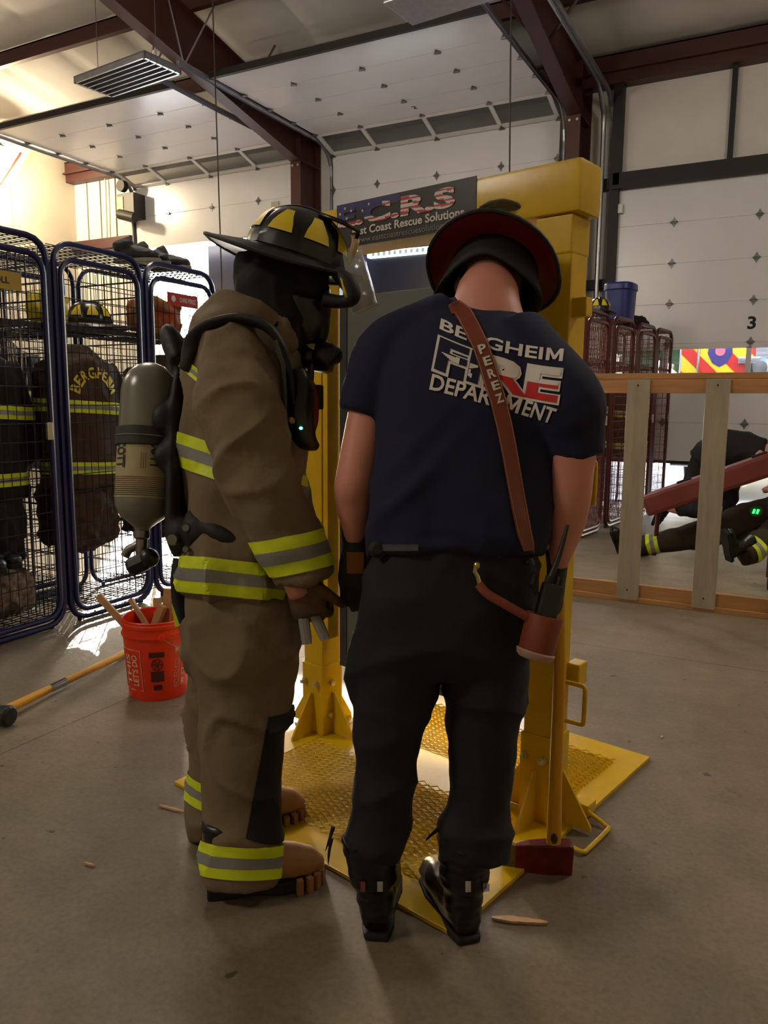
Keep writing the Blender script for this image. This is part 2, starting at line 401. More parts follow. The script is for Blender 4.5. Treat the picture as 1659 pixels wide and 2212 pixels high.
def bay_door(i, x0, x1, path, glassi, num, npos, raised):
    t = thing('door_%d' % i, 'x', 'door'); del t['label']; del t['category']; t['kind'] = 'structure'
    hx = [x0+.02, x0+.81, x0+1.81, x0+2.81, x1-.03]
    for k, (p, q) in enumerate(zip(path, path[1:])):
        M, Ln = panel_M(0, p, q); g = .004
        if k == glassi:
            f = B()
            for a, c in ((g, .07), (Ln-.07, Ln-g)): f.box((x0+.01, a, -.045), (x1-.01, c, 0), M)
            xs = [x0+.01, x0+.77, x0+1.77, x0+2.77, x1-.07]
            for x in xs: f.box((x, .06, -.045), (x+.06, Ln-.06, 0), M)
            fo = f.obj('window_frame', ALU, t)
            B().box((x0+.05, .05, -.028), (x1-.05, Ln-.05, -.022), M).obj('window_glass', TINT, t)
        else:
            B().box((x0+.01, g-.002, -.045), (x1-.01, Ln-g+.002, 0), M, bev=.003).box((x0+.01, -.02, -.04), (x1-.01, .02, -.008), M).obj('door_panel', DOORW, t)
        if k:
            for x in hx: hinge(t, frame((x, p[0], p[1]), *[M.col[j].to_3d() for j in (0, 1, 2)]))
    M, Ln = panel_M(0, path[0], path[1])
    B().box((x0+.01, -.03, -.05), (x1-.01, .008, .004), M).obj('bottom_rail', ALU if raised else BLK, t)
    M, Ln = panel_M(0, path[-2], path[-1])
    if raised: B().box((x0-.02, Ln-.02, -.06), (x1+.02, Ln+.03, .02), M).obj('top_seal', DKB, t)
    # tracks
    for s, x in ((-1, x0-.035), (1, x1+.035)):
        zt = 5.32; r = .42; yv = D0-.03; pts = [V(x, yv, .02), V(x, yv, 2), V(x, yv, zt-r)]
        pts += [V(x, yv-r+r*math.cos(a), zt-r+r*math.sin(a)) for a in (R_(20), R_(45), R_(70), R_(90))]
        pts += [V(x, 9, zt), V(x, 7.5, zt+.02)]
        b = B()
        for dx, dn in ((-.02, 0), (.02, 0)): b.limb([p+V(dx, 0, 0) for p in pts], [(.003, .028)]*len(pts), side=(1, 0, 0), n=4, sub=1)
        b.limb([p+V(0, 0, 0)+V(0, .0, 0) for p in pts], [(.022, .003)]*len(pts), side=(1, 0, 0), n=4, sub=1)
        b.obj('door_track', GALV, t)
        B().tube([V(x, 7.6, zt+.03), V(x-.3*s*-1, 7.6, roof(7.6)-.1)], .012, 6).obj('track_hanger', GALV, t)
        if raised: B().tube([V(x, 7.62, zt+.03), V(x+.05, 8.2, roof(8.2)-.1)], .012, 6).obj('track_hanger', GALV, t)
    # number
    if num:
        px, py, h = npos; q = None
        for k, (p, qq) in enumerate(zip(path, path[1:])):
            M, Ln = panel_M(0, p, qq); Mi = M.inverted(); r = ray(px, py); n = M.col[2].to_3d(); tt = (V(0, *p)-CAM).dot(n)/r.dot(n); h_ = Mi @ (CAM+r*tt)
            if tt > 0 and 0 <= h_.y <= Ln and k != glassi: q = (M, h_)
        if q:
            M, h_ = q; sx = 1 if M.col[1].to_3d().z > .5 else -1
            f = lambda u, v: M @ V(h_.x+(u-.5)*h*.62, h_.y+(v-.5)*h*1, .002)
            text(num, 'door_number', BLK, t, f, .03, 0)
    return t
yv = 10.93
up = [(yv, 4.15), (yv, 4.67), (yv, 5.18), (10.40, 5.35), (9.83, 5.35), (9.26, 5.35), (8.69, 5.35), (8.06, 5.35)]
bay_door(1, *DOORS[0], up, 2, None, None, True)
bay_door(2, *DOORS[1], up, 2, '2', (895, 232, .1), True)
dn = [(yv, .59+.515*k) for k in range(8)]
t3 = bay_door(3, *DOORS[2], dn, 2, '3', (1624, 697, .16), False)
B().limb([V(-2.5, 10.8, .02), V(-2.5, 10.8, 3), V(-2.5, 10.8, 4.85), V(-2.5, 10.7, 5.15), V(-2.5, 10.45, 5.33), V(-2.5, 10.1, 5.38), V(-2.5, 8.5, 5.4), V(-2.5, 7.0, 5.42)], [.032]*8, n=10, sub=3).obj('door_track', GALV, t3, smooth=1)
b = B().box((-2.33, 10.86, 3.85), (-2.22, 10.95, 3.97), bev=.01); b.obj('sensor_box', ALU, bpy.data.objects['door_3'])
b = B().box((-7.95, yv-.012, 4.5), (-7.8, yv-.004, 4.62)); b.obj('data_plate', mat('plate_grey', (.68, .66, .6), .5), bpy.data.objects['door_1'])

# ---------------------------------------------------------------- outside: fire trucks and trees
def chevron():
    m = mat('chevron', (.9, .8, .1), .35); N = m.node_tree.nodes; L = m.node_tree.links; b = N['Principled BSDF']
    tc = N.new('ShaderNodeTexCoord'); sp = N.new('ShaderNodeSeparateXYZ'); L.new(tc.outputs['Object'], sp.inputs[0])
    def mt(op, a, c=None, v=None):
        x = N.new('ShaderNodeMath'); x.operation = op; L.new(a, x.inputs[0])
        if c is not None: L.new(c, x.inputs[1])
        elif v is not None: x.inputs[1].default_value = v
        return x.outputs[0]
    a = mt('ABSOLUTE', sp.outputs[0]); s = mt('SUBTRACT', sp.outputs[2], a); s = mt('MULTIPLY', s, v=2.1); s = mt('FRACT', s); s = mt('GREATER_THAN', s, v=.5)
    x = N.new('ShaderNodeMix'); x.data_type = 'RGBA'; L.new(s, x.inputs[0]); x.inputs[6].default_value = lin((.95, .86, .12))+(1,); x.inputs[7].default_value = lin((.86, .10, .07))+(1,)
    L.new(x.outputs[2], b.inputs['Base Color']); return m
CHEV = chevron(); NAVY = mat('navy_paint', (.04, .055, .15), .3); TWH = mat('truck_white', (.85, .87, .92), .3); CHR = mat('chrome', (.75, .75, .76), .15, 1.)
LENS = mat('red_lens', (.75, .05, .04), .2); TYRE = mat('tyre', (.035, .035, .035), .8, bump=.3)
def truck(label, x0, x1, y, top, body, chz, L=7):
    t = thing('fire_truck', label, 'fire truck', 'fire trucks parked outside the bay doors'); xc = (x0+x1)/2
    B().box((x0, y, .45), (x1, y+L, top), bev=.03).obj('body', body, t)
    b = B().box((x0+.03, y-.02, .55), (x1-.03, y, chz), bev=.004); b.obj('chevron_panel', CHEV, t)
    B().box((xc-.42, y-.05, .7), (xc+.42, y-.018, min(top-.4, 2.6)), bev=.02).obj('roller_shutter', mat('shutter', (.6, .6, .62), .35, .6, bump=.6, bs=3, stretch=(.01, .01, 12)), t)
    B().box((x0-.02, y-.3, .42), (x1+.02, y, .56), bev=.02).obj('tail_step', CHR, t)
    for s in (-1, 1):
        x = x0+.2 if s < 0 else x1-.2
        B().box((x-.09, y-.05, .8), (x+.09, y-.02, 1.25), bev=.02).obj('tail_light', LENS, t)
        B().tube([V(x-.08*s, y-.06, chz-.15), V(x-.08*s, y-.1, chz-.2), V(x-.08*s, y-.1, 1.4), V(x-.08*s, y-.05, 1.35)], .02, 8).obj('grab_rail', CHR, t)
        for yy in (y+1.6, y+L-1.2):
            xx = x0+.16 if s < 0 else x1-.16
            B().lathe([(0, -.16), (.35, -.16), (.5, -.12), (.52, 0), (.5, .12), (.35, .16), (0, .16)], T(V(xx, yy, .47)) @ Matrix.Rotation(R_(90), 4, 'Y')).obj('wheel', TYRE, t)
    return t
truck('tall navy fire truck with red and yellow chevron tail outside the left raised bay door', -10.05, -7.6, 11.75, 4.25, NAVY, 2.45)
truck('navy blue fire truck with a lit light bar outside the right raised bay door', -7.15, -4.3, 11.6, 4.12, NAVY, 2.5)
ta_ = [o for o in COL.objects if o.get('label', '').startswith('tall navy')][0]
B().box((-9.0, 11.9, 4.24), (-7.62, 14, 4.75), bev=.04).obj('sun_blocker', NAVY, ta_)  # box added on the truck roof to cut off part of the sun strip
tb_ = [o for o in COL.objects if o.get('label', '').startswith('navy blue fire')][0]
B().box((-6.45, 11.5, 3.70), (-4.9, 11.6, 3.80), bev=.02).obj('light_bar', mat('bar_white', (.9, .95, .95), .3, emit=(.9, 1, .97), es=2.2), tb_)
b = B(); [b.box((-6.35+.1*k, 11.49, 3.72), (-6.30+.1*k, 11.5, 3.78)) for k in range(14)]; b.obj('lamp_row', mat('bar_lens', (.7, .75, .78), .2), tb_)
t = truck('fire truck with chevron tail seen through the windows of the door numbered 3', -1.62, 1.3, 12.6, 3.1, TWH, 2.55)
# badge and gauges on the third tail
yb = 12.575
B().prism([(-.15, .17), (-.05, .2), (.05, .2), (.15, .17), (.17, 0), (.1, -.14), (0, -.2), (-.1, -.14), (-.17, 0)], 0, .01, frame((-1.05, yb, 2.1), V(1,0,0), V(0,0,1), V(0,-1,0))).obj('badge', mat('badge_blue', (.2, .16, .5), .4), t)
B().lathe([(0, 0), (.07, 0), (.07, .012), (0, .012)], T(V(-1.05, yb-.008, 2.13)) @ Matrix.Rotation(R_(90), 4, 'X'), 20).obj('badge', mat('badge_pink', (.85, .45, .55), .4), t)
B().lathe([(0, 0), (.14, 0), (.15, .06), (.1, .1), (0, .1)], T(V(-.5, yb, 1.88)) @ Matrix.Rotation(R_(90), 4, 'X'), 20).box((-.8, yb-.1, 1.94), (-.5, yb, 2.04), bev=.02).obj('hose_outlet', CHR, t)
B().box((-.66, yb-.05, 2.22), (.3, yb-.005, 2.3), bev=.02).obj('light_bar', TWH, t)
B().tube([V(-.2, yb-.06, 2.25), V(-.2, yb-.09, 1.2)], .035, 10).obj('grab_rail', CHR, t)
LEAF = mat('leaf_green', (.16, .26, .10), .8, var=.35, vs=3)
def tree(x, y, h, label):
    t = thing('tree', label, 'tree', 'trees beyond the fire trucks'); rnd = random.Random(int(x*10+99))
    B().limb([V(x, y, -.1), V(x+.1, y, h*.4), V(x, y, h*.7)], [.28, .2, .08]).obj('trunk', mat('bark', (.25, .2, .15), .9, bump=.5), t)
    b = B()
    for k in range(46):
        a = rnd.random()*6.28; e = rnd.random(); rr = h*.34*math.sqrt(rnd.random())
        b.ell(V(x+rr*math.cos(a), y+rr*math.sin(a), h*(.42+.5*e)), (h*.13*(1-.4*e),)*2+(h*.09,), n=8)
    for v in b.bm.verts: v.co += Vc([noise.noise(v.co*1.7+V(k*9, 0, 0))*.5 for k in range(3)])
    b.obj('crown', LEAF, t, smooth=2)
for i, (x, y, h) in enumerate([(-17, 45, 9.5), (-7, 47, 9), (3, 46, 8.5)]):
    tree(x, y, h, ['green tree far outside above the navy truck roof', 'green tree far outside behind the right raised door', 'green tree far outside beyond the door numbered 3'][i])

# ---------------------------------------------------------------- forcible entry door prop
YEL = mat('yellow_paint', (.80, .65, .06), .30, var=.10, vs=6, bump=.06, bs=40, spec=.45)
ZN = mat('bolt_zinc', (.80, .78, .66), .28, .8)
PU, PV_, PO = V(.977, -.213, 0), V(.213, .977, 0), V(-.608, 2.276, 0)
MP = frame(PO, PU, PV_, V(0, 0, 1))
prop = thing('door_prop', 'yellow steel forced entry training frame with grey door on a flat base plate', 'training prop')
def pb(*a, **k): return B().box(*a, M=MP, **k)
u0, u1, v0, v1 = -1.14, .065, -.612, .694
pb((u0, v0, 0), (u1, v0+.13, .012), bev=.002).box((u0, v1-.13, 0), (u1, v1, .012), M=MP).box((u0, v0+.13, 0), (u0+.13, v1-.13, .012), M=MP).box((u1-.14, v0+.13, 0), (u1, v1-.13, .012), M=MP).box((u0+.13, v0+.13, 0), (u1-.14, v1-.13, .009), M=MP).obj('base_plate', YEL, prop)
def grating(ua, ub, va, vb):
    b = B(); nx = int((ub-ua)/.055); ny = int((vb-va)/.0115); dx = (ub-ua)/nx
    for j in range(ny):
        v = va+(vb-va)*(j+.5)/ny; pts = []
        for i in range(2*nx+1):
            s = ((i % 2)*2-1)*(1 if j % 2 else -1)
            pts.append(MP @ V(ua+dx*i/2, v+s*.0052, .017+.004*s))
        b.tube(pts, .0024, 4)
    return b.obj('grating', YEL, prop)
grating(-1.0, -.09, -.50, -.04); grating(-1.0, -.02, .19, .57)
def sleeve(ua, nm, sgn):
    ub = ua+.115
    pb((ua, 0, .012), (ub, .115, .30), bev=.004).obj('sleeve', YEL, prop)
    pb((ua+.006, .006, .28), (ub-.006, .109, 1.88), bev=.006).obj('post', YEL, prop)
    for uu, vv, du, dv in ((ua+.0575, 0, 0, -1), (ua, .0575, -1, 0), (ub, .0575, 1, 0), (ua+.0575, .115, 0, 1)):
        o = MP @ V(uu, vv, .012); x = (PU*du+PV_*dv); n = V(0, 0, 1).cross(x)
        B().prism([(0, 0), (.115, 0), (.115, .012), (.015, .17), (0, .17)], -.004, .004, frame(o, x, V(0, 0, 1), n)).obj('gusset', YEL, prop)
    for uu, z, d in ((ua+.02, .225, 0), (ua+.085, .225, 0), (ua+.05, .09, 0)):
        o = MP @ V(uu, 0, z); B().lathe([(0, 0), (.013, 0), (.013, .012), (.008, .012), (.008, .026), (0, .028)], frame(o, PU, V(0, 0, 1), -PV_), 6).obj('bolt', ZN, prop)
    o = MP @ V(ub, .05, .225); B().lathe([(0, 0), (.013, 0), (.013, .014), (0, .016)], frame(o, PV_, V(0, 0, 1), PU), 6).obj('bolt', ZN, prop)
    o = MP @ V(ub, .04, .09); B().lathe([(0, 0), (.013, 0), (.013, .014), (0, .016)], frame(o, PV_, V(0, 0, 1), PU), 6).obj('bolt', ZN, prop)
sleeve(-1.122, 'l', -1); sleeve(-.105, 'r', 1)
hd = pb((-1.2, -.01, 1.89), (.03, .13, 2.037), bev=.014); hd.obj('header_beam', YEL, prop, smooth=1)
pb((-.115, .002, 1.78), (.006, .112, 1.888), bev=.006).obj('collar', YEL, prop); pb((-1.14, -.004, 1.78), (-.995, .122, 1.885), bev=.006).obj('collar', YEL, prop)
pb((-1.0, .0, .42), (-.975, .06, 1.8), bev=.003).obj('door_stop', YEL, prop)
pb((-.16, .02, .40), (-.105, .11, 1.80), bev=.003).obj('door_stop', YEL, prop)
dr = pb((-.955, .05, .31), (-.165, .095, 1.735), bev=.003).obj('door_leaf', mat('door_grey', (.36, .365, .35), .5, var=.08, vs=4), prop)
pb((-.955, .046, .31), (-.92, .052, 1.735)).obj('edge_strip', mat('edge', (.2, .2, .2), .5), prop)
pb((-1.03, -.012, .55), (-1.0, .0, .78), bev=.003).obj('strike_box', YEL, prop)
pb((-.01, .02, 1.60), (.05, .06, 1.655), bev=.004).obj('tab', YEL, prop); pb((.0, .09, .46), (.045, .15, .53), bev=.004).obj('tab', YEL, prop)
def dhandle(pts, r=.0075):
    B().limb([MP @ V(*p) for p in pts], [r]*len(pts), sub=3, n=10).obj('grab_handle', YEL, prop, smooth=1)
def dh(za, zb, u=.0, v=.06, w=.082):
    dhandle([(u, v, za), (u+w-.02, v, za), (u+w-.004, v, za-.003), (u+w, v, za-.02), (u+w, v, zb+.02), (u+w-.004, v, zb+.003), (u+w-.02, v, zb), (u, v, zb)])
dh(1.18, 1.05); dh(.478, .352)
dhandle([(.03, .15, .035), (.1, .13, .025), (.15, .12, .012), (.16, .1, .012), (.16, -.03, .012), (.155, -.06, .012), (.12, -.06, .012), (.06, -.06, .014)])
pb((.02, .13, .012), (.08, .19, .05), bev=.004).obj('tab', YEL, prop)
# banner on the header
ban = pb((-.912, -.0125, 1.893), (-.318, -.0095, 2.042)).obj('banner', mat('banner_black', (.13, .12, .11), .35), prop)
bm_ = lambda u, v: MP @ V(-.912+.594*u, -.0145, 1.893+.146*v)
FR, FW, FB = mat('flag_red', (.66, .16, .13), .4), mat('flag_white', (.78, .76, .76), .4), mat('flag_blue', (.13, .13, .36), .4)
b = B()
def flagpick(a, c, w):
    def pk(p):
        x = a+(c-a)*p.x
        if x < .36 and p.y > .35: return 2
        y = p.y+.12*math.sin(x*9); return 0 if (y*4.2) % 1 < .45 else 1
    return pk
cuts = []
text('E.C.R.S', 'banner_lettering', None, prop, lambda u, v: MP @ V(-.912+.594*(.01+.86*u), -.0150, 1.893+.146*(.47+.44*v)), .045, .07, mats=[FR, FW, FB], pick=flagpick(0, .9, 0))
pb((-.912, -.0135, 2.012), (-.62, -.0125, 2.042)).obj('banner_stripe', FB, prop)
def star(o, r, x, y):
    p = [(r*(1 if k % 2 == 0 else .4)*math.sin(k*math.pi/5), r*(1 if k % 2 == 0 else .4)*math.cos(k*math.pi/5)) for k in range(10)]
    bb = B(); c = Vc(o); v = [c]+[c+x*a+y*d for a, d in p]
    bb.faces(v, [(0, 1+k, 1+(k+1) % 10) for k in range(10)]); return bb
for u, v in ((.03, .80), (.07, .91), (.085, .67), (.12, .83), (.21, .78), (.26, .9)):
    star(MP @ V(-.912+.594*u, -.0157, 1.893+.146*v), .007, PU, V(0, 0, 1)).obj('banner_star', FW, prop)
PALE = mat('print_white', (.78, .76, .72), .5)
text('East Coast Rescue Solutions', 'banner_lettering', PALE, prop, lambda u, v: MP @ V(-.912+.594*(.13+.80*u), -.0150, 1.893+.146*(.24+.19*v)), .025, 0)
text('www.eastcoastrescuesolutions.com', 'banner_lettering', mat('print_grey', (.5, .48, .46), .5), prop, lambda u, v: MP @ V(-.912+.594*(.16+.76*u), -.0150, 1.893+.146*(.06+.13*v)), .0, 0)

# ---------------------------------------------------------------- framed stud wall section
WD = mat('pine', (.66, .48, .30), .6, var=.16, vs=3, stretch=(1, 1, 12), bump=.1, bs=20); WG = mat('weathered_board', (.60, .56, .49), .7, var=.14, vs=5, stretch=(6, 6, .7), bump=.15)
KN = mat('knot', (.30, .17, .09), .7)
sw = thing('stud_wall', 'low framed section of pine plates and weathered grey boards right of the yellow prop', 'stud wall')
xa, xb, ys = -1.62, .75, 5.35
B().box((xa, ys-.0, 1.512), (xb, ys+.14, 1.55), bev=.003).obj('cap_plate', WD, sw)
B().box((xa, ys+.0, 1.42), (xb, ys+.038, 1.51), bev=.003).obj('top_plate', WD, sw)
B().box((xa, ys+.0, .036), (xb, ys+.038, .125), bev=.003).obj('bottom_plate', WD, sw)
B().box((xa, ys-.02, .0), (xb, ys+.12, .036), bev=.003).obj('sole_plate', WD, sw)
for x in (-1.49, -1.0, -.515, -.03, .45):
    o = B().box((x, ys-.03, .02), (x+.142, ys-.001, 1.508), bev=.003).obj('stud', WG, sw)
    for z in (.09, 1.47): B().lathe([(0, 0), (.006, 0), (.006, .002), (0, .002)], T(V(x+.07, ys-.03, z)) @ Matrix.Rotation(R_(90), 4, 'X'), 8).obj('nail', BLK, sw)

# ---------------------------------------------------------------- wire lockers
def wire(b, o, x, y, w, h, dx, dy, r=.003, skip=None):
    o = Vc(o); n = int(w/dx+.5)
    for i in range(1, n): b.tube([o+x*(w*i/n), o+x*(w*i/n)+y*h], r, 4)
    m = int(h/dy+.5)
    for j in range(1, m): b.tube([o+y*(h*j/m), o+y*(h*j/m)+x*w], r, 4)
    return b
def rrect(o, x, y, w, h, r, k=4):
    o = Vc(o); P_ = []
    for cx, cy, a0 in ((w-r, h-r, 0), (r, h-r, 90), (r, r, 180), (w-r, r, 270)):
        for i in range(k+1):
            a = R_(a0+90*i/k); P_.append(o+x*(cx+r*math.cos(a))+y*(cy+r*math.sin(a)))
    return P_+[P_[0], P_[1]]
def locker(M, w, h, d, paint, wirem, label, group, dx=.055, dy=.105, tr=.019):
    """front in local xz plane at y=0 (y goes into the locker)"""
    t = thing('wire_locker', label, 'locker', group); t.matrix_basis = M
    x, z, y = V(1, 0, 0), V(0, 0, 1), V(0, 1, 0)
    B().tube(rrect((.021, 0, .022), x, z, w-.042, h-.02, .12), tr, 8).obj('front_frame', paint, t, smooth=1)
    B().tube(rrect((.021, d, .022), x, z, w-.042, h-.02, .12), tr*.8, 8).obj('rear_frame', paint, t, smooth=1)
    f = B().tube(rrect((.055, -.012, .07), x, z, w-.11, h-.16, .10), tr*.9, 8); f.obj('door_frame', paint, t, smooth=1)
    wire(B(), (.06, -.01, .08), x, z, w-.12, h-.18, dx, dy).obj('door_mesh', wirem, t)
    b = B(); wire(b, (.02, d, .03), x, z, w-.04, h-.05, .075, .1); b.obj('back_mesh', wirem, t)
    b = B(); wire(b, (.012, 0, .03), y, z, d, h-.06, .075, .1); b.obj('side_mesh', wirem, t)
    b = B(); wire(b, (w-.012, 0, .03), y, z, d, h-.06, .075, .1); b.obj('side_mesh', wirem, t)
    b = B(); wire(b, (.012, 0, h-.012), x, y, w-.024, d, .075, .045, .003); b.obj('top_mesh', wirem, t)
    b = B(); wire(b, (.012, 0, h*.79), x, y, w-.024, d, .075, .045, .003); b.box((.012, 0, h*.79-.02), (w-.012, .02, h*.79+.01)); b.obj('shelf', wirem, t)
    b = B(); wire(b, (.012, 0, .06), x, y, w-.024, d, .075, .045, .003); b.obj('floor_mesh', wirem, t)
    b = B()
    for xx in (.1, w-.1):
        for yy in (.02, d-.02): b.tube([V(xx, yy, 0), V(xx, yy, .03)], .014, 8)
    b.obj('foot', paint, t)
    b = B().box((w-.11, -.05, h*.5), (w-.07, -.03, h*.5+.1), bev=.006).tube([V(w-.09, -.04, h*.5+.05), V(w-.09, -.012, h*.5+.05)], .006, 6); b.obj('latch', ZN, t)
    return t
BLU = mat('locker_blue', (.04, .065, .29), .35, spec=.5); BLW = mat('locker_wire', (.02, .03, .09), .5)
RDP = mat('locker_red', (.30, .06, .04), .4); RDW = mat('locker_red_wire', (.40, .17, .13), .45)
XB = -3.8
BL = []
for i, (y, lb) in enumerate(((1.68, 'blue wire locker nearest the camera, cut off by the left edge'), (2.39, 'blue wire locker with a yellow name plate and a dark coat'), (3.10, 'blue wire locker holding the brown coat with lettered back'), (3.81, 'blue wire locker with a red name plate, farthest of its row'))):
    M = frame((XB, y, 0), V(0, 1, 0), V(-1, 0, 0), V(0, 0, 1))
    BL.append(locker(M, .705, 2.24, .62, BLU, BLW, lb, 'blue wire lockers'))
rx = V(.127, .992, 0).normalized(); ry = V(-.992, .127, 0)
RL = []
for i, (s, lb) in enumerate(((.30, 'dark red wire locker partly behind the yellow post, helmet on top'), (1.12, 'dark red wire locker with the blue cooler standing on it'), (1.94, 'dark red wire locker with a folded black cloth on top'), (2.65, 'dark red wire locker at the far end, beside the bay door'))):
    o = V(-1.89, 7.28, 0)+rx*s
    RL.append(locker(frame(o, rx, ry, V(0, 0, 1)), .70, 2.25, .6, RDP, RDW, lb, 'dark red wire lockers', .05, .09, .022))
for y, lb in ((1.68, 'blue wire locker in the rear row, nearest the camera'), (2.39, 'blue wire locker in the rear row, second from the camera'), (3.10, 'blue wire locker in the rear row, farthest from the camera')):
    copy_tree(BL[0], T(V(-.72, y-1.68, 0)), lb)
# name plates
def plate(o, x, z, w, h, m, s, tm, label, u0=.1, u1=.9, kids_=None):
    o = Vc(o); n = x.cross(z)
    t = B().box((0, 0, 0), (w, h, .004), frame(o, x, z, n)).obj('name_plate', m); tag(t, label, 'name plate')
    text(s, 'lettering', tm, t, lambda u, v: o+x*(w*(u0+(u1-u0)*u))+z*(h*(.32+.36*v))+n*.006, .02, 0)
    return t
RS = mat('sign_red', (.62, .07, .06), .45)
t = plate(V(XB+.028, 3.995, 1.985), V(0, 1, 0), V(0, 0, 1), .30, .085, RS, 'CHRIS PEREZ', PALE, 'red name plate with white lettering on the farthest blue locker', .38, .92)
B().lathe([(0, 0), (.022, 0), (.022, .002), (0, .002)], frame((XB+.033, 4.05, 2.03), V(0,1,0), V(0,0,1), V(1,0,0)), 8).obj('emblem', PALE, t)
plate(V(XB+.028, 2.52, 1.93), V(0, 1, 0), V(0, 0, 1), .36, .095, mat('sign_yellow', (.62, .52, .06), .45), 'ENROLL', BLK, 'yellow name plate with black lettering at the left edge', .3, .8)

# ---------------------------------------------------------------- coats and gear in the lockers
LIME = mat('lime_tape', (.80, .86, .10), .55, emit=None); SIL = mat('silver_tape', (.50, .50, .49), .4, .1)
BRC = mat('brown_canvas', (.25, .17, .12), .85, var=.2, vs=9, bump=.5, bs=14); DKC = mat('dark_canvas', (.055, .05, .045), .9, var=.2, vs=9, bump=.5, bs=14); YLH = mat('helmet_patch', (.82, .72, .10), .5)
BLH = mat('helmet_black', (.035, .035, .035), .3, var=.2, vs=30)
def tapes(par, src, c, n, w, sel=None, off=.004, name='reflective_band'):
    n = Vc(n).normalized(); c = Vc(c)
    def cl(a, d, m, o, nm):
        b = shell_clip(src, [(c+n*d, n), (c+n*a, -n)], o, sel=sel)
        if len(b.bm.verts): b.obj(nm, m, par, recalc=False)
    cl(-w*.5, w*.5, LIME, off, name); cl(-w*.17, w*.17, SIL, off+.0015, name)
def hung_coat(c, face, m, label, wid=.29, ln=.88, dep=.16, bands=True, s='', seed=0):
    """a coat hanging with its back to 'face'"""
    c = Vc(c); f = Vc(face).normalized(); x = V(0, 0, 1).cross(f)
    b = B(); q = lambda a, d, z: c+x*a+f*d+V(0, 0, z)
    b.limb([q(0, 0, 0), q(0, 0, -.06), q(0, 0, -.14), q(0, 0, -.35), q(0, 0, -.6), q(0, 0, -ln)], [(.08, .06), (.15, .09), (wid*.95, dep*.9), (wid, dep), (wid*.98, dep), (wid*1.08, dep*.9)], side=x, n=20)
    for s_ in (-1, 1): b.limb([q(s_*wid*.72, 0, -.12), q(s_*wid*.96, .02, -.35), q(s_*wid*.97, .06, -.68)], [.08, .072, .065], n=12)
    bb = fuse(b, .018, 2, folds(.018, 5, 5, 3, .004, 30, seed)); o = bb.obj('hanging_coat', m, None, smooth=2); tag(o, label, 'coat')
    if bands:
        for z in (-.38, -.76): tapes(o, o, q(0, 0, z), V(0, 0, 1)+x*.05, .075)
    if s:
        tr = bvh(o)
        n_ = len(s)
        for k, ch in enumerate(s):
            if ch == ' ': continue
            a = R_(66)*(k-(n_-1)/2)/((n_-1)/2); R1 = .165; 
            ux = x*math.cos(a)+V(0, 0, -1)*math.sin(a); uz = x*math.sin(a)+V(0, 0, 1)*math.cos(a)
            ce = q(0, .4, -.33)+uz*R1
            def mp(u, v, ce=ce, ux=ux, uz=uz):
                p = ce+ux*(u-.5)*.045+uz*(v-.5)*.07; l, n2, i, d = tr.ray_cast(p, -f); return (l+f*.004) if l else p-f*.3
            text(ch, 'lettering', YLH, o, mp, .03, .25)
    return o
for args in (((-4.05, 2.74, 1.66), DKC, 'nearly black coat with lime bands hanging in the locker with the yellow plate', ''),
             ((-4.03, 3.46, 1.68), BRC, 'brown turnout coat with arched yellow lettering hanging in the middle blue locker', 'BERGHEIM'),
             ((-4.05, 4.17, 1.66), BRC, 'brown coat hanging in the farthest blue locker behind the red plate', ''),
             ((-4.05, 2.03, 1.66), DKC, 'dark coat hanging in the blue locker at the left edge', '')):
    hung_coat(args[0], (1, 0, 0), args[1], args[2], s=args[3], seed=len(args[2]))
hung_coat((-4.78, 2.03, 1.66), (1, 0, 0), DKC, 'dark coat hanging in the nearest locker of the rear row', seed=41); hung_coat((-4.78, 2.74, 1.66), (1, 0, 0), DKC, 'dark coat hanging in the second locker of the rear row', seed=42); hung_coat((-4.78, 3.45, 1.75), (1, 0, 0), DKC, 'dark coat hanging in the farthest locker of the rear row', seed=43)
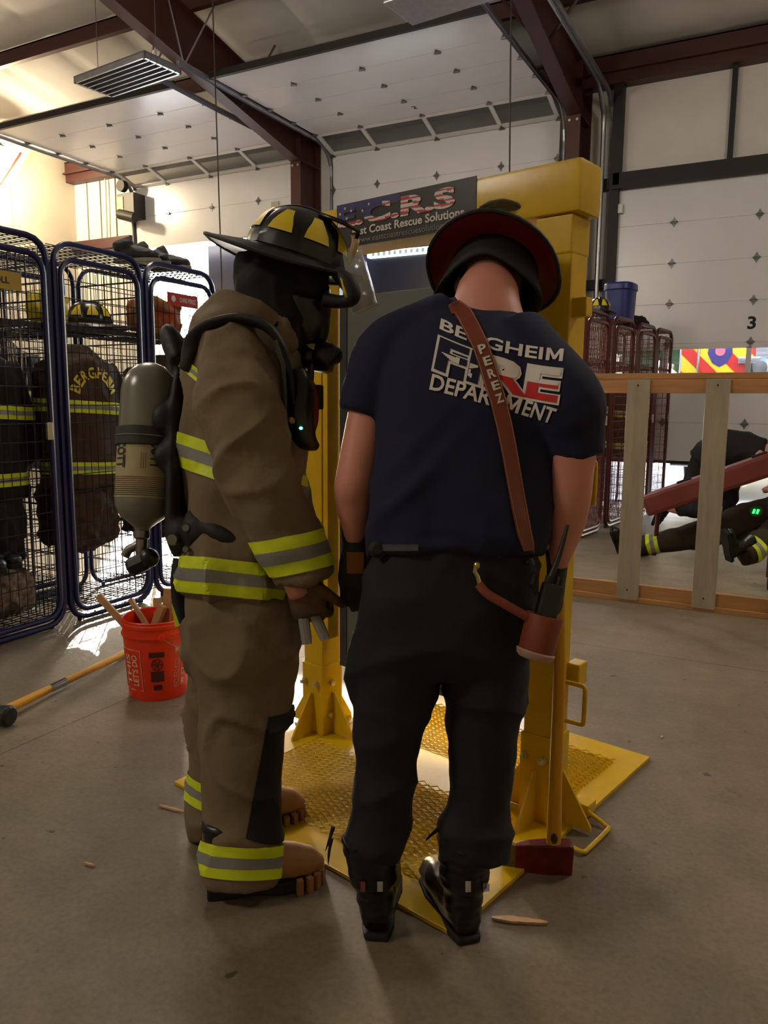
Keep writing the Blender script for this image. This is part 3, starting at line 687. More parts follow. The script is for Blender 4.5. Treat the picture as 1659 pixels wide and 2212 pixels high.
def helmet_shape(par, M, under=None, patches=True, crown=BLH, back_=.075):
    """fire helmet; local z up, y forward, brim at z=0"""
    sc = V(.118, .142, .135); ns, nr = 40, 14
    def dome(a, t, k=1.0):                              # a angle, t 0 rim ..1 top
        ph = t*math.pi/2; r = math.cos(ph)**.82; rib = 1+.05*max(0, math.cos(a*8))**6*math.cos(ph)
        return V(math.cos(a)*sc.x*r*rib*k, math.sin(a)*sc.y*r*rib*k, sc.z*math.sin(ph)*k)
    b = B(); b.loft([[M @ dome(2*math.pi*i/ns, t/nr) for i in range(ns)] for t in range(nr)]); b.limb([M @ V(0, sc.y*math.cos(R_(a))*1.01, sc.z*math.sin(R_(a))*1.01) for a in (15, 40, 65, 90, 115, 140, 165)], [(.011, .009)]*7, side=M.to_3x3() @ V(1, 0, 0), n=8)
    b.obj('helmet_shell', crown, par, smooth=1)
    def brim(a, r):
        s_, c_ = math.sin(a), math.cos(a); back = max(0, -s_)
        ext = .042+back_*back**1.6+.012*max(0, s_)
        return V(c_*(sc.x+ext*r), s_*(sc.y+ext*r*(1.0)), -.006-.030*r*r*(abs(c_)**1.3)-.012*r*back+.01*r*max(0, s_))
    b = B(); top = [[M @ (brim(2*math.pi*i/ns, r)+V(0, 0, .004)) for i in range(ns)] for r in (-.25, 0, .35, .7, 1)]; bot = [[M @ (brim(2*math.pi*i/ns, r)-V(0, 0, .003)) for i in range(ns)] for r in (1, .7, .35, 0, -.25)]
    b.loft(top+bot[:1], cap=False).obj('brim', crown, par, smooth=1)
    B().loft([[p for p in r] for r in bot[0:]], cap=False).obj('brim_underside', under or crown, par, smooth=1)
    B().tube([M @ (brim(2*math.pi*i/ns, 1.0)) for i in range(ns+2)], .006, 6).obj('edge_trim', BLK, par, smooth=1)
    B().loft([[M @ (dome(2*math.pi*i/ns, t/8, .93)+V(0, 0, -.004)) for i in range(ns)] for t in range(8)]).obj('liner', BLK, par, smooth=1)
    if patches:
        for k in range(8):
            a0 = math.pi*2*(k+.5)/8; g = []
            for t in (.2, .32, .44, .56):
                wv = .27-.32*(t-.2)*(1.3 if t > .4 else .8); g.append([M @ dome(a0+wv*s_, t, 1.035) for s_ in (-1, -.5, 0, .5, 1)])
            B().loft(g, cap=False, closed=False).obj('reflective_patch', YLH, par, recalc=True, smooth=1)
def solo_helmet(loc, rz, label, **k):
    t = thing('fire_helmet', label, 'helmet'); helmet_shape(t, T(Vc(loc)) @ Matrix.Rotation(rz, 4, 'Z'), **k); return t
o = V(-1.89, 7.28, 0)+rx*1.0+ry*.12; solo_helmet((o.x, o.y, 2.30), .3, 'black fire helmet with lime patches on top of the red locker beside the post')
BBL = mat('cooler_blue', (.07, .14, .42), .4)
o = V(-1.89, 7.28, 2.26)+rx*1.80+ry*.17; M = frame(o, rx, ry, V(0, 0, 1))
ck = thing('cooler', 'tall blue plastic cooler standing on top of a dark red locker', 'cooler')
B().limb([M @ V(0, 0, 0), M @ V(0, 0, .2), M @ V(0, 0, .34)], [(.16, .14), (.17, .15), (.175, .155)], side=rx, n=24, sq=.75).obj('body', BBL, ck, smooth=1)
B().limb([M @ V(0, 0, .335), M @ V(0, 0, .345), M @ V(0, 0, .40), M @ V(0, 0, .42)], [(.175, .155), (.188, .168), (.185, .165), (.16, .14)], side=rx, n=24, sq=.75).obj('lid', BBL, ck, smooth=1)
o = V(-1.89, 7.28, 2.27)+rx*2.3+ry*.2
tag(fuse(B().limb([o-rx*.25, o+V(0, 0, .05), o+rx*.3+V(0, 0, .02)], [(.12, .04), (.16, .05), (.14, .035)], side=ry), .015, 2, folds(.02, 9, 9, 9)).obj('folded_cloth', DKC, smooth=2), 'black folded cloth lying on the third red locker', 'cloth')
for k, (s, z, r1) in enumerate(((.65, 1.66, BRC), (1.47, 1.66, DKC), (2.29, 1.6, BRC), (3.0, 1.6, BRC))):
    o = V(-1.89, 7.28, 0)+rx*s+ry*.32
    hung_coat((o.x, o.y, z), -ry, r1, ('brown coat hanging in the red locker under the helmet', 'dark coat hanging in the red locker under the cooler', 'brown coat hanging in the red locker under the black cloth', 'brown coat hanging in the farthest red locker')[k], seed=k*3+1, wid=.26)
# gear on shelves and floors of the blue lockers
t = thing('fire_helmet', 'black fire helmet on the shelf of the middle blue locker', 'helmet'); helmet_shape(t, T(V(-4.1, 3.62, 1.84)) @ Matrix.Rotation(2.2, 4, 'Z'))
t = thing('fire_helmet', 'black fire helmet on the shelf behind the yellow plate', 'helmet'); helmet_shape(t, T(V(-4.1, 2.66, 1.84)) @ Matrix.Rotation(1.2, 4, 'Z'), patches=False)
def bag(c, r, m, nm, label, cat, seed=0, wr=.02):
    o = fuse(B().ell(Vc(c), r).box(Vc(c)-Vc(r)*.75, Vc(c)+Vc(r)*.75), .015, 3, folds(wr, 8, 8, 8, .003, 40, seed)).obj(nm, m, smooth=2); return tag(o, label, cat)
bag((-4.1, 2.74, .62), (.2, .29, .26), DKC, 'bunker_trousers', 'dark bunker trousers hanging in the blue locker with the yellow plate', 'trousers', 16)
bag((-4.1, 2.03, .55), (.2, .29, .36), DKC, 'bunker_trousers', 'dark bunker trousers in the blue locker cut off by the left edge', 'trousers', 17)
bag((-4.7, 2.75, .55), (.22, .3, .35), DKC, 'gear_bag', 'large dark gear bag in the second locker of the rear row', 'bag', 12)
bag((-4.7, 2.03, .5), (.22, .3, .3), DKC, 'gear_bag', 'large dark gear bag in the nearest locker of the rear row', 'bag', 14)
bag((-4.02, 4.13, 1.92), (.14, .2, .14), mat('red_cloth', (.62, .17, .10), .8, c2=(.45, .42, .12), vs=9), 'gear_bag', 'red and orange gear bag on the shelf behind the red plate', 'bag')
bag((-4.05, 3.27, 1.90), (.13, .1, .09), YLH, 'gear_bag', 'yellow bag on the left of the middle blue locker shelf', 'bag', 3)
bag((-4.1, 3.47, .62), (.2, .27, .26), BRC, 'bunker_trousers', 'brown bunker trousers hanging under the lettered coat in the middle blue locker', 'trousers', 5)
bag((-4.1, 2.78, .22), (.2, .29, .15), mat('plaid_cloth', (.28, .12, .09), .9, c2=(.55, .5, .42), vs=30), 'blanket', 'crumpled patterned blanket at the bottom of the blue locker with yellow plate', 'blanket', 7)
bag((-4.1, 4.17, .60), (.2, .27, .25), DKC, 'bunker_trousers', 'dark bunker trousers hanging in the farthest blue locker', 'trousers', 9)
def boot(par, M, m=None, h=.34, name='boot', toe=None, sole=None):
    """local: heel at origin, toe +y, z up"""
    m = m or mat('boot_black', (.035, .033, .033), .38, bump=.1, bs=40); b = B()
    b.limb([M @ V(0, .02, h), M @ V(0, .02, h*.6), M @ V(0, .03, .13), M @ V(0, .04, .06)], [(.062, .07), (.056, .062), (.048, .058), (.046, .062)], side=(M.to_3x3() @ V(1, 0, 0)), n=18)
    b.limb([M @ V(0, -.02, .05), M @ V(0, .08, .062), M @ V(0, .17, .055), M @ V(0, .235, .045), M @ V(0, .262, .04)], [(.034, .035), (.044, .055), (.05, .045), (.046, .036), (.02, .018)], side=(M.to_3x3() @ V(1, 0, 0)), n=18)
    o = fuse(b, .008, 3, folds(.004, 10, 10, 25)).obj(name, m, par, smooth=2)
    s = B(); pts = [(-.034, -.04), (-.04, .03), (-.036, .09), (-.052, .17), (-.046, .245), (0, .283), (.046, .245), (.052, .17), (.036, .09), (.04, .03), (.034, -.04)]
    s.prism(pts, 0, .03, M); s.obj('sole', sole or BLK, o, bev=.006)
    return o
for k, (x, y, a) in enumerate(((-3.95, 3.87, 1.2), (-3.98, 4.05, 1.5), (-3.97, 4.22, 1.4))):
    M = T(V(x-.1, y, 2.25)) @ Matrix.Rotation(-a, 4, 'Z')
    o = boot(None, M, mat('shoe_dark', (.09, .085, .08), .7), .13, 'shoe', sole=mat('shoe_sole', (.50, .48, .44), .6)); tag(o, ('dark shoe with pale sole on top of the lockers, leftmost', 'dark shoe with pale sole on top of the lockers, middle one', 'dark shoe with pale sole on top of the lockers, rightmost')[k], 'shoe')
for k, y in enumerate((2.55, 2.68)):
    o = boot(None, T(V(-3.95-.05*k, y, .42)) @ Matrix.Rotation(-1.3, 4, 'Z'), None, .3, 'rubber_boot'); tag(o, ('black boot at the left in the bottom of the blue locker', 'black boot beside its mate at the bottom of the blue locker')[k], 'boot')

# ---------------------------------------------------------------- bucket, sticks, sledgehammer, chips
ORG = mat('bucket_orange', (.85, .20, .06), .42, var=.05, vs=3)
bk = thing('bucket', 'orange plastic bucket holding sticks of scrap wood', 'bucket'); bc = V(-2.54, 2.555, 0); MB_ = T(bc)
prof = [(0, .004), (.128, .0), (.132, .01), (.150, .29), (.156, .292), (.158, .30), (.151, .303), (.1515, .335), (.156, .338), (.156, .352), (.152, .356), (.153, .366), (.15, .37), (.146, .366), (.143, .30), (.126, .012), (0, .012)]
B().lathe(prof, MB_, 48).obj('body', ORG, bk, smooth=1)
def cyl_map(ang0, w, z0, h, off=.002):
    def f(u, v):
        z = z0+h*v; r = .131+(.150-.131)*z/.29+off; a = ang0+w*(u-.5)/r
        return bc+V(r*math.cos(a), r*math.sin(a), z)
    return f
ac = math.atan2(-bc.y, -bc.x)                                # side facing the camera
LB = mat('label_dark', (.27, .07, .05), .5); PW = mat('print_pale', (.86, .70, .62), .5)
def patch(u0, v0, u1, v1, mp, m, nm, n=8):
    g = [[mp(u0+(u1-u0)*i/n, v0+(v1-v0)*j/2) for i in range(n+1)] for j in range(3)]
    return B().loft(g, cap=False, closed=False).obj(nm, m, bk, recalc=False)
mp = cyl_map(ac-.03, .068, .055, .18); patch(0, .86, 1, 1, mp, LB, 'warning_label'); patch(.1, .22, .95, .5, mp, LB, 'warning_label'); patch(.25, 0, .8, .14, mp, LB, 'warning_label')
g = [mp(.52+.42*math.cos(a)*.9, .67+.15*math.sin(a)) for a in [R_(10*k) for k in range(36)]]; B().tube(g+g[:2], .0018, 4).obj('warning_symbol', LB, bk)
for a in range(6): B().tube([mp(.52, .67), mp(.52+.36*math.cos(a), .67+.14*math.sin(a))], .0028, 4).obj('warning_symbol', LB, bk)
mp2 = cyl_map(ac-.95, .12, .05, .19)
B().tube([mp2(u, v) for u, v in ((0, 0), (.5, 0), (1, 0), (1, 1), (.5, 1), (0, 1), (0, 0))], .0014, 4).obj('print_frame', PW, bk)
for k, s in enumerate(("LET'S DO", 'THIS')):
    text(s, 'lettering', PW, bk, lambda u, v, k=k: mp2(.22+.62*v if 0 else .85-.35*k-.28*v, .12+.76*u), .02, .2)
mp3 = cyl_map(ac+.92, .11, .05, .20)
text('M', 'lettering', PW, bk, lambda u, v: mp3(0+.26*u, .86+.14*v), .04, .2)
for k, s in enumerate(('R', 'D', '')):
    z = .05+.23*k
    B().tube([mp3(u, v) for u, v in ((0, z), (.2, z), (.2, z+.16), (0, z+.16), (0, z))], .0013, 4).tube([mp3(.05, z+.1), mp3(.09, z+.03), mp3(.22, z+.2)], .0014, 4).obj('check_box', PW, bk)
    if s: text(s, 'lettering', PW, bk, lambda u, v, z=z: mp3(.34+.2*u, z+.16*v), .03, .2)
hp = []
for k in range(13):
    a = math.pi*k/12; hp.append(bc+V(math.cos(ac+.15)*.155, math.sin(ac+.15)*.155, .295).lerp(V(0, 0, 0), 0)) if 0 else None
e1 = bc+V(.158*math.cos(ac+.12), .158*math.sin(ac+.12), .302); e2 = bc+V(.158*math.cos(ac+.12+math.pi), .158*math.sin(ac+.12+math.pi), .302); sd = V(-math.sin(ac+.12), math.cos(ac+.12), 0)
B().tube([e1.lerp(e2, (1-math.cos(math.pi*k/14))/2)-(-sd)*.15*math.sin(math.pi*k/14)*1.1+V(0, 0, -.13)*math.sin(math.pi*k/14) for k in range(15)], .0018, 6).obj('bail_handle', GALV, bk, smooth=1)
B().lathe([(0, 0), (.016, 0), (.014, .01), (0, .01)], frame(e1-V(math.cos(ac+.12), math.sin(ac+.12), 0)*.006, sd, V(0, 0, 1), V(math.cos(ac+.12), math.sin(ac+.12), 0)), 10).obj('handle_lug', ORG, bk)
STK = mat('scrap_wood', (.62, .47, .30), .65, var=.2, vs=10)
def stick(a, c, w, h, label, rot=0):
    a, c = Vc(a), Vc(c); z = (c-a).normalized(); x = z.cross(V(0, 0, 1)).normalized(); x = Matrix.Rotation(rot, 3, z) @ x; y = z.cross(x)
    o = B().box((-w/2, -h/2, 0), (w/2, h/2, (c-a).length), frame(a, x, y, z), bev=.002).obj('wood_stick', STK); tag(o, label, 'wood stick', 'scrap sticks in the orange bucket')
bot = bc+V(0, 0, .03); cr = RW.col[0].normalized()
def bp(px, py, d): return P(px, py, d)
dB = (RW.transposed() @ (bc-CAM)).z
stick(bc+cr*.07+V(0, 0, .06), bp(212, 1286, dB-.03), .03, .03, 'round tipped stick leaning furthest left out of the bucket', .3)
stick(bc+cr*.06+V(0, .02, .1), bp(282, 1294, dB+.05), .038, .02, 'flat stick leaning left out of the bucket, behind the longest one', .5)
stick(bc+cr*-.03+V(0, .05, .12), bp(340, 1292, dB+.12), .04, .02, 'short dark stick upright at the back of the bucket', .1)
stick(bc+cr*.02+V(0, 0, .1), bp(365, 1272, dB-.02), .045, .022, 'wide pale stick standing at the right of the bucket', .2)
stick(bc+cr*-.06+V(0, -.03, .15), bp(352, 1308, dB-.06), .04, .022, 'short split stick leaning right across the bucket', .8)
YH = mat('handle_yellow', (.80, .58, .10), .35)
sl = thing('sledgehammer', 'sledgehammer with yellow handle lying on the floor at the left', 'sledgehammer')
h0 = FL(-12, 1545, .045); h1 = FL(276, 1408, .02); zz = (h1-h0).normalized()
def seg(a, c, r0, r1, m, nm): B().limb([h0.lerp(h1, a), h0.lerp(h1, (a+c)/2), h0.lerp(h1, c)], [r0, (r0+r1)/2, r1], n=14, sub=2).obj(nm, m, sl, smooth=1)
seg(.0, .36, .021, .017, YH, 'handle'); seg(.36, .47, .0185, .0185, CHR, 'ferrule'); seg(.47, 1, .017, .018, YH, 'handle')
sx = V(0, 0, 1).cross(zz); Mh = frame(h0+V(0, 0, .005), sx, zz, V(0, 0, 1))
B().lathe([(0, -.085), (.036, -.085), (.045, -.075), (.045, -.05), (.04, -.04), (.04, .04), (.045, .05), (.045, .075), (.036, .085), (0, .085)], Mh @ Matrix.Rotation(R_(90), 4, 'Y'), 12).obj('head', mat('sledge_head', (.08, .075, .065), .6, bump=.2), sl, bev=.003)
def chip(px0, py0, px1, py1, w, label):
    a, c = FL(px0, py0, .003), FL(px1, py1, .003); x = (c-a); y = V(0, 0, 1).cross(x).normalized(); b = B(); rnd = random.Random(px0); up, dn_ = [], []
    for k in range(9):
        t = k/8; ww = w*math.sin(math.pi*(.12+.8*t))*(.8+.4*rnd.random()); up.append((t, ww)); dn_.append((t, -ww*.8))
    pts = up+dn_[::-1]; r0 = [a+x*t+y*q for t, q in pts]; b.loft([r0, [p+V(0, 0, .006) for p in r0]])
    tag(b.obj('wood_splinter', mat('fresh_wood', (.74, .58, .42), .7, var=.1, vs=20)), label, 'wood splinter')
chip(345, 1742, 400, 1756, .006, 'thin pale wood splinter on the floor left of the bunker trousers')
chip(1062, 1985, 1183, 1996, .012, 'pale torn wood splinter on the floor right of the black boots')
chip(182, 1866, 204, 1872, .004, 'tiny wood chip on the open floor at lower left')
for px, py in ((1430, 1592),): tag(B().ell(FL(px, py, .006), (.006, .006, .006), n=8).obj('pebble', PALE), 'tiny pale pebble on the floor right of the base plate', 'pebble')
# ---------------------------------------------------------------- things hung under the roof and on the walls
t = thing('high_bay_light', 'unlit six tube high bay light hanging under the roof at upper left', 'ceiling light')
zl = 4.9; q = [FL(178, 178, zl), FL(315, 128, zl), FL(372, 163, zl), FL(238, 200, zl)]
c = (q[0]+q[2])/2; ux = (q[1]-q[0]); Lx = 1.22; ux.normalize(); uy = V(0, 0, 1).cross(ux); Wy = .5; M = frame(c, ux, uy, V(0, 0, 1))
b = B().box((-Lx/2, -Wy/2, 0), (Lx/2, -Wy/2+.02, .07), M).box((-Lx/2, Wy/2-.02, 0), (Lx/2, Wy/2, .07), M).box((-Lx/2, -Wy/2, 0), (-Lx/2+.03, Wy/2, .07), M).box((Lx/2-.03, -Wy/2, 0), (Lx/2, Wy/2, .07), M).box((-Lx/2, -Wy/2, .06), (Lx/2, Wy/2, .075), M)
for k in range(1, 6): b.box((-Lx/2, -Wy/2+Wy*k/6-.006, .0), (Lx/2, -Wy/2+Wy*k/6+.006, .05), M)
b.obj('housing', GALV, t)
for k in range(6): B().tube([M @ V(-Lx/2+.04, -Wy/2+Wy*(k+.5)/6, .035), M @ V(Lx/2-.04, -Wy/2+Wy*(k+.5)/6, .035)], .013, 10).obj('tube', mat('dead_tube', (.42, .40, .30), .3), t)
for s in (-1, 1): B().tube([M @ V(s*.5, 0, .07), V((M @ V(s*.5, 0, 0)).x, (M @ V(s*.5, 0, 0)).y, roof(c.y)-.1)], .004, 5).obj('hanging_cord', GREY, t)
c2 = FL(985, -8, 4.9); M = frame(c2, ux, uy, V(0, 0, 1)); t2 = thing('high_bay_light', 'unlit high bay light cut off by the top edge of the view', 'ceiling light')
B().box((-Lx/2, -Wy/2, 0), (Lx/2, Wy/2, .07), M, bev=.01).obj('housing', GALV, t2); B().tube([c2+V(0, 0, .07), V(c2.x, c2.y, roof(c2.y)-.1)], .004, 5).obj('hanging_cord', GREY, t2)
ROPE = mat('rope', (.22, .20, .17), .9)
def rope(px0, py0, px1, py1, y, label, r=.006):
    a, c = AY(px0, py0, y), AY(px1, py1, y); a = a+(a-c)*((roof(y)-.02-a.z)/(a.z-c.z)); b = B().tube([a, c], r, 6); tag(b.obj('pull_cord', ROPE), label, 'cord')
rope(461, 60, 482, 700, 7.4, 'dark pull cord hanging from the roof in front of the left bay door', .008); rope(1104, -5, 1099, 560, 7.4, 'dark pull cord hanging in front of the door numbered 2', .008)
# door operator on the wall between the corner and door 1
t = thing('door_operator', 'grey metal door operator box with motor on the wall beside the left door', 'door opener'); yo = D0-.35
a = AY(252, 420, yo); e = AY(290, 468, yo)
B().box((a.x, yo, e.z), (e.x, D0-.02, a.z), bev=.01).obj('motor_box', mat('op_dark', (.16, .15, .14), .5), t)
B().box((a.x+.0, yo-.012, a.z-.30), (a.x+.16, yo-.0, a.z-.05), bev=.004).obj('cover_label', mat('op_label', (.75, .72, .5), .5), t)
B().tube([AY(258, 462, yo-.05), AY(292, 470, yo-.05)], .085, 14).obj('motor', DKB, t)
m_ = AY(264, 402, yo); B().lathe([(0, -.05), (.1, -.05), (.1, .05), (0, .05)], T(m_) @ Matrix.Rotation(R_(90), 4, 'X'), 16).obj('chain_wheel', DKB, t)
B().tube([AY(287, 470, D0-.1), AY(291, 540, D0-.1)], .03, 6).obj('conduit', GREY, t)
for i, (pts, lb) in enumerate(((((226, 375), (228, 400), (232, 535)), 'thin pale conduit on the cream wall left of the door operator'),)):
    p = [AY(x, y, D0-.05) for x, y in pts]; p = [V(p[0].x-.9, p[0].y-.06, p[0].z+.12), p[0], p[1], p[2]]; tag(B().tube(p, .014, 6).obj('conduit', mat('conduit_white', (.72, .7, .64), .5)), lb, 'conduit')
# warm lamp high on the left wall
t = thing('wall_lamp', 'bright warm lamp high on the cream left wall under the roof', 'lamp')
lc = V(-12.35, 9.0, 5.55)
B().box((lc.x-.34, lc.y-.06, lc.z-.05), (lc.x-.0, lc.y+.06, lc.z+.05), bev=.01).obj('bracket', BRN, t)
B().lathe([(0, .12), (.06, .11), (.16, 0), (.17, -.01), (.155, -.01), (.05, .1)], T(lc+V(.12, 0, 0)), 20).obj('lamp_shade', GALV, t, smooth=1)
B().ell(lc+V(.12, 0, -.0), (.07, .07, .09)).obj('bulb', mat('bulb_warm', (1, .9, .7), .5, emit=(1, .85, .6), es=120), t)
p0, p1 = AX(0, 398, -12.5), AX(45, 330, -12.5); B().tube([p0, p1], .02, 6).obj('brace', mat('brace_red', (.4, .17, .12), .6), t)
l1 = lamp('warm_lamp', 'POINT', lc+V(.12, 0, -.12), WARM, (1, .80, .52), size=.12)
# added fill lamps in high bay housings, all out of view
for i, (x, y, k) in enumerate(((-4.4, 4.1, 1.), (1.4, 4.8, 1.2), (-8.6, 2.2, 1.), (-4.2, -1.6, 1.7))):
    t = thing('high_bay_light', ('added high bay fill light over the yellow prop, nearest the middle', 'added high bay fill light over the right side of the hall', 'added high bay fill light over the rear left of the hall', 'added high bay fill light behind the viewer at the rear of the hall')[i], 'ceiling light'); z = 4.85
    B().box((x-.61, y-.25, z), (x+.61, y+.25, z+.08), bev=.01).obj('housing', GALV, t); B().tube([V(x, y, z+.08), V(x, y, roof(y)-.1)], .006, 5).obj('hanging_cord', GREY, t)
    b = B(); [b.tube([V(x-.56, y-.2+.08*k_, z-.012), V(x+.56, y-.2+.08*k_, z-.012)], .011, 8) for k_ in range(6)]; b.obj('tube', mat('fill_tube', (1, .95, .85), .5, emit=(1, .93, .8), es=8), t)
    lamp('fill_lamp', 'POINT', (x, y, z-.22), FILL*k, (1, .90, .76), size=.45)

# ---------------------------------------------------------------- people
SKIN = mat('skin', (.78, .53, .46), .5, var=.05, vs=14, bump=.05, bs=80); HAIR = mat('short_hair', (.22, .15, .11), .85, bump=.6, bs=160)
TEE = mat('navy_cotton', (.055, .075, .19), .9, var=.12, vs=5, bump=.12, bs=60); NPT = mat('navy_twill', (.032, .036, .06), .85, var=.15, vs=6, bump=.15, bs=70)
TAN = mat('bunker_tan', (.43, .365, .28), .85, var=.14, vs=7, bump=.3, bs=45); KNEE = mat('knee_black', (.03, .03, .032), .8, bump=.2, bs=50)
GLV = mat('glove_dark', (.09, .09, .07), .8, c2=(.17, .16, .10), vs=12, bump=.3, bs=40); GLO = mat('glove_orange', (.55, .33, .10), .8); LEA = mat('leather', (.46, .20, .11), .45, var=.1, vs=10); STI = mat('stitch_pale', (.62, .50, .42), .7)
CR, CD, CF = RW.col[0].copy(), RW.col[1].copy(), RW.col[2].copy()       # photo right, down, forward as world directions
def px2m(n, d): return n*d/FP
def head_bm(b, c, up, fwd, s=1.0):
    """adds a head (centre c) with nose, chin, ears, lips and brow"""
    up = Vc(up).normalized(); fwd = Vc(fwd); fwd = (fwd-up*fwd.dot(up)).normalized(); rt = fwd.cross(up)
    M = frame(c, rt, fwd, up); 
    def e(x, y, z, a, bb, cc): b.ell(M @ V(x*s, y*s, z*s), (a*s, bb*s, cc*s), frame((0, 0, 0), rt, fwd, up))
    e(0, -.012, .03, .076, .095, .085); e(0, .03, -.03, .062, .062, .08); e(0, .062, -.085, .032, .03, .026); e(0, .093, -.012, .013, .02, .028); e(0, .103, -.026, .017, .012, .011)
    e(0, .082, -.05, .026, .012, .008); e(0, .08, -.060, .022, .012, .007); e(0, .078, .022, .05, .018, .012)
    for k in (-1, 1): e(k*.078, -.008, -.008, .012, .022, .033); e(k*.036, .055, -.03, .024, .022, .026)
    return M
def head_extras(par, M, s=1.0, hair=True):
    for k in (-1, 1):
        o = B().ell(M @ V(k*.031*s, .078*s, .002*s), (.011*s,)*3).obj('eye', mat('eye_white', (.8, .78, .75), .2), par, smooth=1)
        B().ell(M @ V(k*.031*s, .087*s, .002*s), (.005*s,)*3).obj('iris', mat('iris', (.12, .08, .05), .2), o, smooth=1)
    if hair:
        b = B(); b.ell(M @ V(0, -.016*s, .036*s), (.080*s, .098*s, .086*s), M.to_3x3().to_4x4(), 32)
        Mi = M.inverted(); bad = [v for v in b.bm.verts if (Mi @ v.co).z < -.05*s+.8*max(0, (Mi @ v.co).y+.03)]
        bmesh.ops.delete(b.bm, geom=bad, context='VERTS'); b.obj('hair', HAIR, par, smooth=1)
def glove(par, wr, f, n, sd, m, curl=(.5, .7, .5), L=1.0, name='glove', cuff=.05, vox=.0045, spread=.0):
    """wr wrist, f finger direction, n palm normal (fingers curl toward n), sd toward the thumb"""
    f, n, sd = Vc(f).normalized(), Vc(n), Vc(sd); n = (n-f*n.dot(f)).normalized(); sd = (sd-f*sd.dot(f)-n*sd.dot(n)).normalized(); wr = Vc(wr); b = B()
    b.limb([wr-f*cuff*L, wr, wr+f*.035*L, wr+f*.075*L, wr+f*.098*L], [(.036*L, .030*L), (.031*L, .024*L), (.041*L, .021*L), (.045*L, .018*L), (.042*L, .013*L)], side=sd, n=16)
    for k, ln in enumerate((.080, .088, .082, .066)):
        q = wr+f*.088*L+sd*(.031-.0205*k)*L; d = (f+sd*(spread*(1.5-k))).normalized(); pts = [q-f*.02*L, q]; a = 0
        for c_, fr in zip(curl, (.45, .32, .25)):
            a += c_; q = q+(d*math.cos(a)+n*math.sin(a))*ln*fr*L; pts.append(q)
        b.limb(pts, [.0105*L, .0108*L, .0102*L, .0095*L, .0078*L], n=10, sub=3)
    q = wr+f*.025*L+sd*.026*L; pts = [q]
    for c_, ln in ((.1, .038), (.45, .034), (.8, .028)):
        q = q+(f*.72+sd*.62*(1-c_*.8)+n*c_*.9).normalized()*ln*L; pts.append(q)
    b.limb(pts, [.016*L, .0135*L, .0115*L, .009*L], n=10, sub=3)
    return fuse(b, vox, 2).obj(name, m, par, smooth=2)

# ---- the man in the navy T-shirt, seen from behind
dR = 1.93
shL, shR = P(846, 760, 2.02), P(1222, 860, 1.84)
ax_sh = (shR-shL).normalized(); ax_hip = (CR*.97-V(0, 0, 0)+V(0, 0, 0)).normalized()
def ringset(rows, ax0, ax1):
    pts, rad, ax = [], [], []
    for (cx, py, d, hw, th) in rows: pts.append(P(cx, py, d)); rad.append((px2m(hw, d), th))
    return pts, rad
def torso(b, rows, ax0, ax1, n=28, sub=5):
    P_, Rr = ringset(rows, ax0, ax1); N = len(rows); rings = []
    for i in range(N-1):
        a, bb, c, d = P_[max(i-1, 0)], P_[i], P_[i+1], P_[min(i+2, N-1)]
        for k in range(sub+(i == N-2)):
            t = k/sub; p = .5*((2*bb)+(c-a)*t+(2*a-5*bb+4*c-d)*t*t+(3*bb-3*c+d-a)*t**3)
            w = Rr[i][0]*(1-t)+Rr[i+1][0]*t; h_ = Rr[i][1]*(1-t)+Rr[i+1][1]*t; g = (i+t)/(N-1)
            x = ax0.lerp(ax1, min(1, g*1.3)).normalized(); z = (P_[0]-P_[-1]).normalized(); x = x if g > .98 else x; y = (x.cross(z)).normalized()
            r = []
            for m_ in range(n):
                an = 2*math.pi*m_/n; cx, cy = math.cos(an), math.sin(an); e = .82
                r.append(p+x*math.copysign(abs(cx)**e, cx)*w+y*math.copysign(abs(cy)**e, cy)*h_)
            rings.append(r)
    b.loft(rings)
pr_body = B()
elL, wrL = P(768, 1030, 2.0), P(766, 1168, 2.05)
elR, wrR = P(1236, 1050, 1.88), P(1205, 1222, 1.98)
nk = P(1052, 660, 2.04); hdc = P(1056, 614, 2.13)
hup = (V(0, 0, 1)*.77+V(-.10, .95, 0)*.64).normalized(); hfw = (V(-.10, .95, 0)*.77-V(0, 0, 1)*.64).normalized()
Mh = head_bm(pr_body, hdc, hup, hfw, 1.06)
pr_body.limb([hdc-hup*.02, nk+V(0, 0, .02), P(1045, 720, 2.02)], [(.070, .074), (.086, .08), (.12, .09)], side=ax_sh, n=18)
torso(pr_body, [(1042, 690, 2.03, 85, .07), (1035, 740, 2.0, 150, .10), (1028, 820, 1.97, 185, .12), (1015, 920, 1.97, 180, .125), (1000, 1020, 1.96, 168, .12), (992, 1120, 1.95, 162, .12), (985, 1220, 1.94, 165, .12), (975, 1320, 1.94, 160, .12), (960, 1420, 1.94, 150, .11)], ax_sh, CR)
pr_body.limb([shL, shL.lerp(elL, .3)+CR*-.01, elL, elL.lerp(wrL, .35)-CR*.004, wrL], [.066, .062, (.050, .052), (.047, .050), (.030, .026)], side=CF, n=18)
pr_body.limb([shR, shR.lerp(elR, .35)+CR*.012, elR, elR.lerp(wrR, .35)+CR*.004, wrR], [.064, .060, (.046, .05), (.046, .048), (.030, .026)], side=CF, n=18)
lg = lambda b, rows, f=1.0: b.limb([P(x, y, d) for x, y, d, r, t in rows], [(px2m(r, d)*f, t*f) for x, y, d, r, t in rows], side=CR, n=20)
LL = [(868, 1360, 1.95, 96, .115), (858, 1450, 1.95, 92, .105), (843, 1560, 1.95, 74, .085), (832, 1660, 1.95, 66, .075), (826, 1740, 1.945, 62, .072), (815, 1800, 1.94, 66, .072), (800, 1838, 1.935, 68, .07)]
